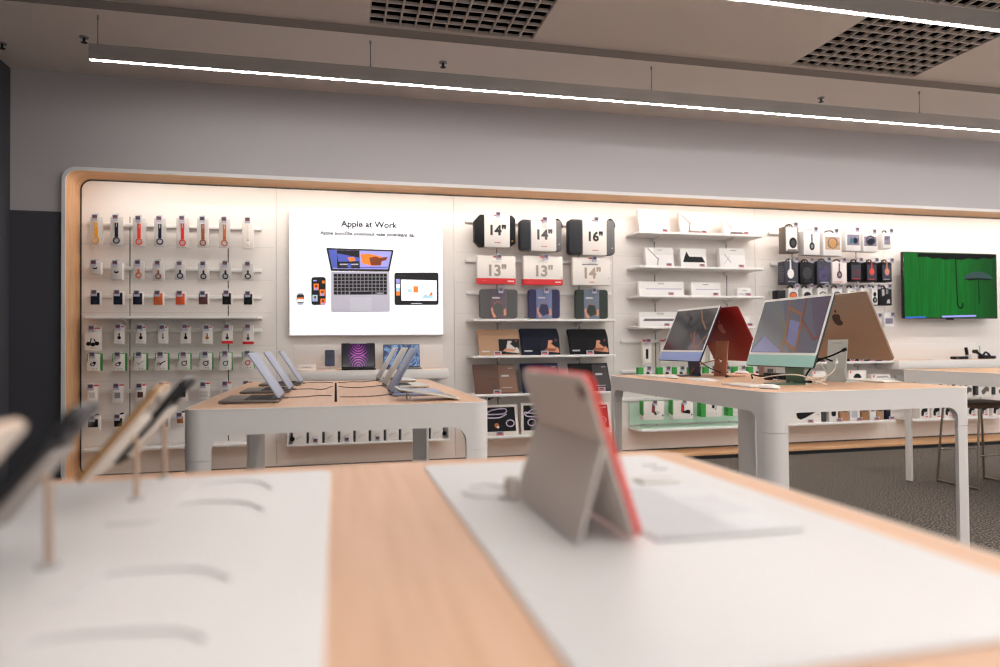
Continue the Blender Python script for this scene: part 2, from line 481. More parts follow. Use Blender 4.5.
def fruit(mb, cx, cy, s, z0, z1, m):
    """bitten-fruit emblem in the local XY plane"""
    n = 40; pts = []
    for i in range(n):
        a = 2 * PI * i / n
        x = .46 * math.cos(a); y = .47 * math.sin(a)
        x *= 1 - .10 * max(0, -math.sin(a)); y += -.07 * math.exp(-(x / .13) ** 2) * (1 if math.sin(a) > 0 else -.7)
        d = math.hypot(x - .52, y - .05)
        if d < .25:
            x = .52 - math.sqrt(max(0, .25 ** 2 - (y - .05) ** 2))
        pts.append((cx + x * s, cy + y * s))
    mb.prism(pts, z0, z1, m, 'z')
    leaf = [(cx + s * (.02 + .26 * t * .6 - .10 * math.sin(PI * t)), cy + s * (.50 + .26 * t)) for t in [i / 6 for i in range(7)]]
    leaf += [(cx + s * (.02 + .26 * t * .6 + .10 * math.sin(PI * t)), cy + s * (.50 + .26 * t)) for t in [i / 6 for i in range(6, -1, -1)][1:-1]]
    mb.prism(leaf, z0, z1, m, 'z')

def computer(label, pivot, yaw, tilt, back, chin, standm, strokes, bg, logo_m, scr_seed=0):
    sx = math.cos(yaw)
    t = thing('desktop_computer', label, 'computer', (pivot[0] - sx * .03, pivot[1], TH))
    o = Vector(t.location); M = basis(Vector(pivot) - o, yaw, tilt)
    W, H = .547, .375; hw, hh = W / 2, H / 2
    hb = MB().prism(rrect(-hw, hw, -hh, hh, .014, 5), -.0115, -.0012, back, 'z', .0015).xf(M); hb.build('housing', t)
    c = MB().prism([(-hw + .003, -hh + .003), (hw - .003, -hh + .003), (hw - .003, -hh + .062), (-hw + .003, -hh + .062)], -.0012, .0004, chin, 'z').xf(M); c.build('chin', t, False)
    bz = MB()
    bz.prism(rrect(-hw, hw, -hh + .062, hh, .008, 4), -.0012, .0002, WHITE, 'z').xf(M)
    bz.build('bezel', t)
    x0, x1, y0, y1 = -hw + .0135, hw - .0135, -hh + .0745, hh - .0135
    s = MB().prism([(x0, y0), (x1, y0), (x1, y1), (x0, y1)], .0002, .0010, bg, 'z')
    k = 0
    for (m, w, pl) in strokes:
        k += 1
        pts = [(x0 + (x1 - x0) * a, y0 + (y1 - y0) * b) for a, b in pl]
        polys = [pts] if w == 0 else band(pts, w)
        for q in polys:
            q = [(min(max(a, x0), x1), min(max(b, y0), y1)) for a, b in q]
            s.prism(q, .0010, .0011 + .0001 * k, m, 'z')
    s.xf(M).build('screen', t, False)
    lg = MB(); fruit(lg, 0, .045, .078, -.0121, -.0115, logo_m); lg.xf(M @ Matrix.Scale(-1, 4, (1, 0, 0))); lg.build('logo', t, False)
    # stand : L-shaped folded sheet with a round cable hole, slanted upright
    b = -sx                                                # direction of the machine's back
    px = pivot[0] - o.x
    zp = .225
    topx, botx = px + b * .014 + b * .012, px + b * .045
    up = MB()
    hole_z, hr = .105, .016
    def P(y, z): return (botx + (topx - botx) * z / zp, y, z)
    ring_o = [(-.072, 0), (.072, 0), (.072, zp), (-.072, zp)]
    n = 20; th = Vector((b * .006, 0, 0)); vs = []; fs = []
    per = []
    for i in range(n):
        a = 2 * PI * i / n; c_, s_ = math.cos(a), math.sin(a)
        k_ = min(.072 / abs(c_) if abs(c_) > 1e-6 else 9, ((zp - hole_z) if s_ > 0 else hole_z) / abs(s_) if abs(s_) > 1e-6 else 9)
        per.append(((hr * c_, hole_z + hr * s_), (k_ * c_, hole_z + k_ * s_)))
    for (hi, ou) in per:
        for q in (hi, ou): vs += [Vector(P(*q)), Vector(P(*q)) + th]
    for i in range(n):
        a, c2 = i * 4, ((i + 1) % n) * 4
        fs += [(a, c2, c2 + 2, a + 2), (a + 1, a + 3, c2 + 3, c2 + 1), (a, a + 1, c2 + 1, c2), (a + 2, c2 + 2, c2 + 3, a + 3)]
    up.add(vs, fs, standm)
    # corners missed by the polar sampling
    for sy in (-1, 1):
        for zz in ((0, .02), (zp - .02, zp)):
            q = [P(sy * .052, zz[0]), P(sy * .072, zz[0]), P(sy * .072, zz[1]), P(sy * .052, zz[1])]
            up.add([*q, *[Vector(v) + th for v in q]], [(0, 1, 2, 3), (4, 7, 6, 5), (0, 4, 5, 1), (1, 5, 6, 2), (2, 6, 7, 3), (3, 7, 4, 0)], standm)
    up.build('stand_upright', t, False)
    xa, xb = sorted((botx + b * .006, botx - b * .135))
    MB().rbox(xa, xb, -.073, .073, 0, .005, standm, .002).build('stand_foot', t)
    hn = MB(); xa, xb = topx, px + b * .006
    hn.cyl((topx, -.035, zp - .015), (topx, .035, zp - .015), .010, standm, 12)
    hn.build('hinge', t)
    return t

SCR = mat('screen_slate', (.16, .16, .18), .12, 0, (.42, .42, .47), .5)
SCR_G = mat('screen_grey_reflection', (.16, .16, .18), .12, 0, (.47, .48, .50), .5)  # grey patch painting a reflection onto the left of the mint computer's screen
SCR_V = mat('screen_violet_wash', (.16, .16, .18), .12, 0, (.53, .53, .70), .5)
SCR_P = mat('screen_plum_wash', (.16, .16, .18), .12, 0, (.42, .35, .42), .5)
SCR_D = mat('screen_dark_slate', (.10, .10, .11), .12, 0, (.27, .27, .29), .4)
ST_O = mat('stroke_amber', (.2, .12, .06), .2, 0, (.62, .42, .30), .5)
ST_R = mat('stroke_rust', (.2, .08, .06), .2, 0, (.54, .30, .27), .5)
ST_G = mat('stroke_olive', (.15, .17, .1), .2, 0, (.48, .50, .36), .5)
ST_N = mat('stroke_graphite', (.08, .08, .09), .2, 0, (.20, .20, .22), .4)
gst = [(SCR_G, 0, [(0, 1), (.30, 1), (.62, 0), (.40, 0), (.12, .30), (0, .1)]), (SCR_P, 0, [(.72, 1), (1, 1), (1, .2), (.9, .4)]),
       (SCR_V, 0, [(.01, .0), (.16, .32), (.52, 0)]), (SCR_V, 0, [(.5, .62), (.66, .56), (.70, .1), (.56, .12)]),
       (ST_G, .008, [(.15, 1), (.30, .72), (.46, .42), (.49, .2)]), (ST_O, .014, [(.42, 1), (.45, .72), (.49, .42), (.50, 0)]),
       (ST_O, .016, [(.44, .84), (.67, .69), (.69, .45), (.71, .04), (.52, .2), (.49, .3)]), (ST_R, .013, [(.66, 1), (.69, .58), (.93, .24), (1, .3)])]
bst = [(SCR_D, 0, [(0, 0), (0, 1), (.55, 1), (.35, .4), (.5, 0)]), (SCR_P, 0, [(.62, .0), (.74, .42), (1, .1), (1, 0)]), (ST_N, .05, [(.52, .42), (.95, .78)]), (ST_N, .03, [(.28, .95), (.45, .78), (.4, .62)]),
       (ST_O, .016, [(.66, .44), (.76, .10), (.86, .05), (.95, .32)]), (ST_O, .013, [(.62, 1), (.74, .72), (.9, .5)]), (ST_R, .012, [(.70, .2), (.58, .4)])]
computer('mint green all-in-one desktop computer, nearest the camera, screen facing left', (2.232, 3.082, 1.107), PI, math.radians(19.2),
         mat('imac_green', (.18, .26, .26), .4, .3), mat('imac_mint', (.62, .80, .77), .4), mat('imac_green_stand', (.38, .52, .44), .4, .2), gst, SCR, LGREY)
computer('blue all-in-one desktop computer at the back left of the table, screen facing left', (2.231, 4.096, 1.111), PI, math.radians(23.5),
         mat('imac_blue', (.14, .16, .28), .4, .3), mat('imac_sky', (.60, .68, .88), .4), mat('imac_blue_stand', (.27, .30, .40), .4, .2), bst, SCR_D, LGREY)
computer('tan-backed all-in-one desktop computer seen from behind, pale grey stand', (2.64, 3.175, 1.134), 0, math.radians(24.4),
         mat('imac_champagne', (.65, .55, .475), .42, .1), WHITE, mat('imac_pale_stand', (.80, .82, .80), .42, .1), bst, SCR, mat('logo_dark', (.22, .19, .19), .3, .3))
computer('dark red-backed all-in-one desktop computer with copper stand, behind the blue one', (2.43, 3.965, 1.108), 0, math.radians(27),
         mat('imac_red', (.56, .07, .05), .38, .15), mat('imac_pink', (.9, .55, .5), .4), mat('imac_copper_stand', (.86, .58, .46), .45, .05), bst, SCR, mat('logo_red', (.78, .45, .42), .4))

# small things on the computer table
def keyboard(label, x, y, rot, deckm=WHITE, w=.28, d=.115, z=TH):
    t = thing('keyboard', label, 'keyboard', (x, y, z)); t.rotation_euler.z = rot
    MB().rbox(-w / 2, w / 2, -d / 2, d / 2, .0, .008, deckm, .003).build('case', t)
    k = MB()
    for r in range(5):
        for c in range(14):
            if r == 0 and 3 <= c <= 8:
                if c > 3: continue
                k.box(-w / 2 + .008 + c * (w - .016) / 14, -w / 2 + .008 + 9 * (w - .016) / 14 - .002, -d / 2 + .007, -d / 2 + .007 + .018, .008, .0095, CREAM); continue
            xx = -w / 2 + .008 + c * (w - .016) / 14; yy = -d / 2 + .007 + r * (d - .014) / 5
            k.box(xx, xx + (w - .016) / 14 - .002, yy, yy + (d - .014) / 5 - .002, .008, .0095, CREAM)
    k.build('keys', t, False); return t
keyboard('white keyboard in front of the blue desktop computer, near the far left table corner', 1.99, 4.09, PI / 2 * -1 + .06)
keyboard('white keyboard in front of the mint green desktop computer, at the near table corner', 1.955, 3.02, -PI / 2 - .05)
keyboard('white keyboard tilted across the table edge behind the tan-backed computer', 2.77, 3.12, PI / 2 + .03, SILVC)
def mouse(label, x, y, rot, base):
    t = thing('computer_mouse', label, 'mouse', (x, y, TH)); t.rotation_euler.z = rot
    def dome(z0, k, m):
        mb = MB(); n = 20; rings = []
        for j in range(6):
            a = j / 5 * PI / 2; f = math.cos(a) * .75 + .25 if j < 5 else .0
            rings.append([(.0285 * f * math.copysign(abs(math.cos(2 * PI * i / n)) ** .7, math.cos(2 * PI * i / n)), .0565 * f * math.copysign(abs(math.sin(2 * PI * i / n)) ** .7, math.sin(2 * PI * i / n)), z0 + k * math.sin(a)) for i in range(n)])
        vs = [p for r in rings[:-1] for p in r]
        fs = [(j * n + i, j * n + (i + 1) % n, (j + 1) * n + (i + 1) % n, (j + 1) * n + i) for j in range(4) for i in range(n)] + [tuple(range(n))[::-1], tuple(range(4 * n, 5 * n))]
        return mb.add(vs, fs, m)
    dome(.004, .018, WHITE).build('shell', t)
    MB().prism([(.026 * math.cos(2 * PI * i / 20), .052 * math.sin(2 * PI * i / 20)) for i in range(20)], 0, .0045, base, 'z').build('base', t)
mouse('white mouse with grey underside beside the mint green computer keyboard', 1.93, 2.80, .2, mat('mouse_grey', (.45, .47, .45), .4))
mouse('dark-sided mouse beside the blue desktop computer keyboard', 1.985, 3.85, .1, DGREY)
mouse('white mouse behind the red-backed desktop computer, near the far table edge', 2.70, 4.22, .3, CORAL)
sheet = MB()
for i, (a, b) in enumerate(((0, 0), (.012, .03))):
    sheet.prism([(2.035 + b, 3.80), (1.95 + b, 3.47), (2.05 + b, 3.44), (2.13 + b, 3.78)], TH + .002 * i, TH + .002 * i + .002, WHITE, 'z')
tag(sheet.build('trackpad'), 'flat white trackpad lying in front of the blue desktop computer', 'trackpad')
adp = thing('power_adapter', 'small brown-grey adapter block standing behind the mint green computer', 'adapter', (2.70, 3.93, TH))
MB().rbox(-.045, .045, -.03, .03, 0, .065, mat('adapter_taupe', (.55, .50, .47), .5), .006).build('body', adp)
MB().rbox(-.02, .02, -.034, -.03, .02, .045, DGREY, .001).build('socket_face', adp)

def cable(label, pts, r, m, name='charging_cable', group=None, plug=True):
    P = smooth_pts(pts, 6)
    if not plug: return tag(MB().tube(P, r, m, 7).build(name), label, 'cable', group)
    o0 = Vector(pts[0]); t = thing(name, label, 'cable', o0, group)
    MB().tube([p - o0 for p in P], r, m, 7).build('lead', t)
    d = (P[-1] - P[-2]).normalized(); e = P[-1] - o0
    MB().cyl(e - d * .004, e + d * .016, r * 1.9, m, 8).build('plug', t)
    return t
zt = TH + .005
cable('black power cable curling behind the mint green computer', [(2.36, 3.58, zt + .001), (2.45, 3.72, zt + .015), (2.55, 3.80, zt + .001), (2.60, 3.66, zt + .001), (2.52, 3.55, zt + .001)], .005, BLACK)
cable('white cable trailing in front of the mint green stand', [(2.12, 3.22, zt), (2.18, 3.17, zt + .03), (2.17, 2.93, zt + .05), (2.24, 2.88, zt + .02), (2.33, 2.93, zt)], .0032, CREAM)
cable('black cable hanging through the hole in the pale grey stand', [(2.575, 3.175, .95), (2.53, 3.20, .965), (2.47, 3.24, .93), (2.44, 3.27, .87), (2.42, 3.24, zt), (2.39, 3.12, zt)], .0042, BLACK)
cable('white cable looping from the pale grey stand to the tabletop', [(2.54, 3.10, .97), (2.50, 3.08, .90), (2.44, 3.12, .86), (2.40, 3.28, zt), (2.36, 3.36, zt)], .0032, CREAM)
cable('black cable bundle leading up behind the mint green screen', [(2.40, 3.18, zt + .005), (2.40, 3.14, .90), (2.42, 3.09, .955), (2.46, 3.03, .985), (2.48, 2.98, 1.01)], .0045, BLACK)
cable('thin white cable hanging beside the mint green screen edge', [(2.36, 3.00, .95), (2.38, 2.98, .89), (2.36, 2.98, .86), (2.31, 3.0, zt), (2.28, 3.1, zt)], .0028, CREAM)
cable('copper coloured cable looping from the copper stand', [(2.37, 3.965, .945), (2.33, 4.02, .93), (2.28, 4.08, .90), (2.26, 4.12, zt), (2.33, 4.2, zt)], .0035, mat('cable_copper', (.75, .5, .4), .5))
cable('grey-blue cable running behind the blue stand', [(2.30, 4.096, .945), (2.33, 4.03, .90), (2.37, 3.97, .87), (2.40, 3.9, zt), (2.34, 3.82, zt)], .0035, DGREY)
hub = thing('usb_hub', 'black block of plugs lying on the table behind the mint green computer stand', 'hub', (2.41, 3.42, TH))
MB().rbox(-.03, .03, -.085, .085, 0, .04, BLACK, .006).build('body', hub)
sk = MB(); [sk.rbox(-.034, -.03, -.06 + .05 * i, -.04 + .05 * i, .012, .026, DGREY, .001) for i in range(3)]; sk.build('sockets', hub)

# ------------------------------------------------------------------ laptops
def laptop(label, hx, y0, sx, ang, deck, lid, loc_z=TH, W=.304, D=.215, openang=None, group='half-open laptops on the table', screen=None, ld=.212):
    """hinge line at x=hx, y0..y0+W ; base extends towards sx ; lid leans over the base at ang degrees from horizontal"""
    t = thing('laptop', label, 'laptop', (hx, y0 + W / 2, loc_z), group)
    B = MB().rbox(0, D, -W / 2, W / 2, .002, .0125, deck, .004)
    k = MB()
    k.rbox(.035, .13, -W / 2 + .022, W / 2 - .022, .0124, .0132, KEYS, .0003, 1)
    for r in range(5):
        for c in range(14):
            yy = -W / 2 + .026 + c * (W - .052) / 14; xx = .038 + r * .018
            k.box(xx, xx + .0155, yy, yy + (W - .052) / 14 - .002, .0132, .0142, BLACK)
    tp = MB().rbox(.138, .205, -.06, .06, .0124, .0129, deck, .0002, 1)
    fts = [MB().cyl((a, b, 0), (a, b, .003), .006, BLACK, 10) for a in (.02, D - .02) for b in (-W / 2 + .02, W / 2 - .02)]
    a = math.radians(ang)
    L = MB().rbox(.0, ld, -W / 2, W / 2, 0, .006, lid, .0025)
    S = MB().rbox(.006, ld - .006, -W / 2 + .005, W / 2 - .005, -.0008, .0, GLOSS if screen is None else screen, .0003, 1)
    E_ = MB(); fruit(E_, 0, 0, .036, 0, .0005, CHROME)
    E_.xf(Matrix(((0, 1, 0, D * .5), (-1, 0, 0, 0), (0, 0, 1, .006), (0, 0, 0, 1))))
    ML = Matrix.Translation((.004, 0, .016)) @ Matrix.Rotation(-a, 4, 'Y')
    H_ = MB().cyl((.003, -W / 2 + .03, .0125), (.003, W / 2 - .03, .0125), .0045, KEYS, 10)
    F = Matrix.Identity(4) if sx > 0 else Matrix.Rotation(PI, 4, 'Z')
    for nm, mb in (('base', B), ('keyboard', k), ('trackpad', tp), ('hinge', H_), *[('foot', q) for q in fts]): mb.xf(F).build(nm, t)
    for nm, mb in (('lid', L), ('screen', S), ('logo', E_)): mb.xf(F @ ML).build(nm, t)
    return t
for i, (y, hx) in enumerate(((2.715, -.207), (3.27, -.203), (3.86, -.183))):
    laptop(('nearest', 'middle', 'farthest')[i] + ' grey laptop in the left row, lid painted with ceiling reflection, folded left', hx, y, -1, 57, SPACE, LID_REFL, ld=.202)
for i, (y, hx, dk, ld) in enumerate(((2.90, .230, BLUEG, BLUEG), (3.45, .242, SILVC, SILVC), (4.06, .245, SILV, SILV))):
    laptop(('nearest laptop in the right row, blue-grey with lid leaning right', 'middle laptop in the right row, beige-silver with lid leaning right',
            'farthest laptop in the right row, silver with lid leaning right')[i], hx, y, 1, 60, dk, ld)
# closed tablet propped on a low foot at the near right corner
tb = thing('propped_tablet', 'thin grey tablet lying tilted on small feet at the laptop table corner', 'tablet', (.345, 2.70, TH))
Mt = Matrix.Translation((0, 0, .026)) @ Matrix.Rotation(math.radians(10), 4, 'Y')
MB().rbox(-.12, .12, -.09, .09, -.003, .004, SILVC, .003).xf(Mt).build('body', tb)
MB().rbox(-.112, .112, -.082, .082, .004, .0045, mat('tablet_screen_pale', (.62, .64, .68), .15), .0002, 1).xf(Mt).build('screen', tb)
for q in (-.07, .07): MB().cyl((-.07, q, 0), (-.07, q, .034), .0035, LGREY, 8).build('foot', tb)
# leads on the laptop table
zc = TH + .004
LEADS = [([(.016, 2.90, zc), (.08, 2.885, zc), (.15, 2.90, zc), (.224, 2.93, zc + .003)], 'dark cable from the slot to the nearest right-row laptop'),
         ([(.016, 3.66, zc), (.07, 3.54, zc), (.14, 3.55, zc), (.236, 3.62, zc + .003)], 'thin cable from the slot to the middle right-row laptop'),
         ([(.016, 4.03, zc), (.09, 4.10, zc), (.16, 4.08, zc), (.238, 4.18, zc + .003)], 'thin cable from the slot to the farthest right-row laptop'),
         ([(-.016, 3.70, zc), (-.06, 3.45, zc), (-.12, 3.50, zc), (-.188, 3.45, zc + .003)], 'thin cable from the slot to the middle left-row laptop'),
         ([(-.016, 4.03, zc), (-.07, 4.12, zc), (-.12, 4.13, zc), (-.168, 4.02, zc + .003)], 'thin cable from the slot to the farthest left-row laptop'),
         ([(-.016, 2.98, zc), (-.07, 3.02, zc), (-.12, 2.96, zc), (-.190, 2.90, zc + .003)], 'thin cable from the slot to the nearest left-row laptop')]
for p, l in LEADS: cable(l, p, .0022, mat('cable_brown', (.40, .30, .27), .5), group='cables on the laptop table')

# ------------------------------------------------------------------ red-edged tablet with kickstand cover and keyboard
ip = thing('tablet_with_keyboard', 'coral-edged tablet standing on its white kickstand cover with attached keyboard', 'tablet', (.29, .789, TH + .003))
o = Vector(ip.location); M = basis(Vector((.281, .789, .931)) - o + Vector((0, 0, .003)), 0, math.radians(17.65))
hw, hh = .1243, .0898
MB().prism(rrect(-hw, hw, -hh, hh, .016, 7), -.0055, .0015, CORAL, 'z', .001).xf(M).build('body', ip)
MB().prism(rrect(-hw + .003, hw - .003, -hh + .003, hh - .003, .014, 7), .0015, .002, GLOSS, 'z').xf(M).build('screen', ip)
MB().prism(rrect(-hw + .001, hw - .001, -hh, hh - .001, .015, 7), -.0085, -.0055, FOLIO, 'z', .0006).xf(M).build('back_cover', ip)
lens = MB(); lens.prism([(-.106 + .0085 * math.cos(2 * PI * i / 24), .073 + .0085 * math.sin(2 * PI * i / 24)) for i in range(24)], -.0105, -.0085, mat('lens_ring', (.45, .22, .18), .35), 'z')
lens.prism([(-.106 + .0058 * math.cos(2 * PI * i / 20), .073 + .0058 * math.sin(2 * PI * i / 20)) for i in range(20)], -.0109, -.0105, BLACK, 'z'); lens.xf(M).build('camera_lens', ip)
DECK = mat('deck_white', (.87, .86, .86), .6); KEYW = mat('key_white', (.85, .84, .845), .6)
p_fold = M @ Vector((0, .014, -.0088)); p_end = Vector((.240 - o.x, 0, .0025))
d = (p_end - p_fold); ln = math.hypot(d.x, d.z); ax = Vector((d.x / ln, 0, d.z / ln)); nn = Vector((-ax.z, 0, ax.x))
if nn.x > 0: nn = -nn
MK = Matrix(((ax.x, 0, nn.x, p_fold.x), (0, 1, 0, 0), (ax.z, 0, nn.z, p_fold.z), (0, 0, 0, 1)))
MB().prism(rrect(0, ln, -hw + .001, hw - .001, .006, 4), .0, .0028, FOLIO, 'z', .0006).xf(MK).build('kickstand', ip)
kb = MB().rbox(.324 - o.x, .500 - o.x, -hw, hw, 0, .005, DECK, .002); kb.build('keyboard_deck', ip)
kk = MB()
for r in range(5):
    for c in range(14):
        yy = -hw + .010 + c * (2 * hw - .02) / 14; xx = .338 - o.x + r * .0185
        kk.rbox(xx, xx + .0165, yy, yy + (2 * hw - .02) / 14 - .0025, .005, .0062, KEYW, .0006, 1)
kk.build('keys', ip)
MB().rbox(.437 - o.x, .490 - o.x, -.045, .045, .005, .0054, KEYW, .0001, 1).build('trackpad', ip)
lk = thing('security_block', 'small grey security block fixed behind the far edge of the tablet stand', 'security block', (.228, .905, TH + .003))
MB().rbox(-.006, .010, -.010, .010, 0, .030, CARD, .003).build('body', lk)
MB().cyl((-.006, 0, .02), (-.008, 0, .02), .004, LGREY, 10).build('lock', lk)
sg = thing('card_holder', 'small clear white card holder lying behind the tablet keyboard', 'card holder', (.468, .962, TH + .003))
MB().rbox(-.03, .03, -.02, .02, 0, .004, WHITE, .0015).build('base', sg)
MB().rbox(-.026, .026, -.004, .004, .004, .007, WHITE, .001).build('card', sg)
cable('white charging cable looped on the pad behind the tablet', [(.236, .965, TH + .006), (.215, .992, TH + .006), (.184, .981, TH + .006), (.172, .945, TH + .006), (.186, .916, TH + .006), (.216, .906, TH + .006)], 0.0016, GREYC)

# ------------------------------------------------------------------ phones on stands (front table)
def phone(label, slabel, y, side, back, ln=.152, camm=None, plate=CREAM):
    a = math.radians(51)
    c = Vector((-.279, y, .9375))
    t = thing('smartphone', label, 'phone', c, 'phones on the front table stands')
    dvec = Vector((math.cos(a), 0, math.sin(a))); n = Vector((-math.sin(a), 0, math.cos(a)))
    M = Matrix(((0, dvec.x, n.x, 0), (1, dvec.y, n.y, 0), (0, dvec.z, n.z, 0), (0, 0, 0, 1)))
    w = .0365; h = ln / 2
    MB().prism(rrect(-w, w, -h, h, .011, 6), -.0052, .0036, side, 'z', .0016).xf(M).build('frame', t)
    MB().prism(rrect(-w + .0018, w - .0018, -h + .0018, h - .0018, .0095, 6), .0036, .0041, GLOSS, 'z').xf(M).build('screen', t)
    MB().prism(rrect(-w + .0015, w - .0015, -h + .0015, h - .0015, .0095, 6), -.0058, -.0052, back, 'z').xf(M).build('back', t)
    b = MB().prism(rrect(-w + .004, -w + .038, h - .040, h - .005, .008, 5), -.0076, -.0058, camm or back, 'z', .0006).xf(M).build('camera_bump', t)
    lz = MB()
    for (x, yy) in ((-w + .013, h - .014), (-w + .013, h - .031), (-w + .029, h - .0225)):
        lz.prism([(x + .0062 * math.cos(2 * PI * i / 16), yy + .0062 * math.sin(2 * PI * i / 16)) for i in range(16)], -.0091, -.0076, BLACK, 'z')
    lz.xf(M).build('lenses', b)
    s = thing('phone_stand', slabel, 'stand', (-.265, y, TH + .003), 'phone stands on the left pad')
    MB().prism([(.011 * math.cos(2 * PI * i / 24), .011 * math.sin(2 * PI * i / 24)) for i in range(24)], 0, .003, LGREY, 'z', .001).build('foot', s)
    q = c - n * .0125 - Vector(s.location)
    MB().tube([(0, 0, .004), (0, 0, .076), (q.x * .2 + .0, 0, .083), tuple(q)], .0036, STAND, 8).build('pole', s)
    hp = MB().rbox(-.029, .029, -.062, .030, -.0125, -.0060, plate, .003)
    hp.xf(Matrix.Translation(c - Vector(s.location)) @ M).build('holder_plate', s)
STAND = mat('stand_bronze', (.72, .62, .54), .35, .3)
phone('cream phone nearest the camera, cut off by the left edge', 'stand of the cream phone, just outside the left edge', .565, mat('phone_cream', (.86, .76, .68), .4), CREAM)
phone('dark-edged phone with grey plate behind, large and blurred at the left', 'thin metal stand under the large dark blurred phone', .739, mat('phone_black', (.06, .07, .10), .4), mat('phone_dark_back', (.10, .105, .14), .4), .150, None, mat('plate_grey', (.62, .59, .57), .5))
phone('gold-edged phone with pale back, third from the camera', 'thin metal stand under the gold-edged phone', 1.036, mat('phone_gold', (.66, .50, .32), .38, .3), CREAM, .158)
phone('black phone with shiny top end, farthest from the camera', 'thin metal stand under the farthest, black phone', 1.196, mat('phone_graphite', (.05, .055, .075), .4, 0), mat('phone_black_back', (.07, .075, .095), .4), .164)
zz = TH + .0055
for pts, l in (([(-.208, 1.028), (-.200, 1.066), (-.201, 1.11), (-.152, 1.134), (-.115, 1.114), (-.092, 1.061)], 'pale cable lying on the left pad, farthest from the camera'),
               ([(-.262, .893), (-.217, .896), (-.203, .929), (-.204, .975), (-.175, .992), (-.119, .973), (-.09, .926)], 'pale cable lying on the left pad beside the gold-edged phone stand'),
               ([(-.225, .628), (-.207, .640), (-.207, .682), (-.203, .699), (-.169, .702), (-.124, .694), (-.092, .658)], 'pale cable lying on the left pad, below the large dark phone stand'),
               ([(-.209, .52), (-.211, .548), (-.184, .556), (-.143, .554), (-.113, .548), (-.091, .528)], 'pale cable lying on the left pad, nearest the camera')):
    cable(l, [(x, y, zz - .001) for x, y in pts], .0014, GREYC, group='pale cables on the left pad', plug=False, name='flat_cable')

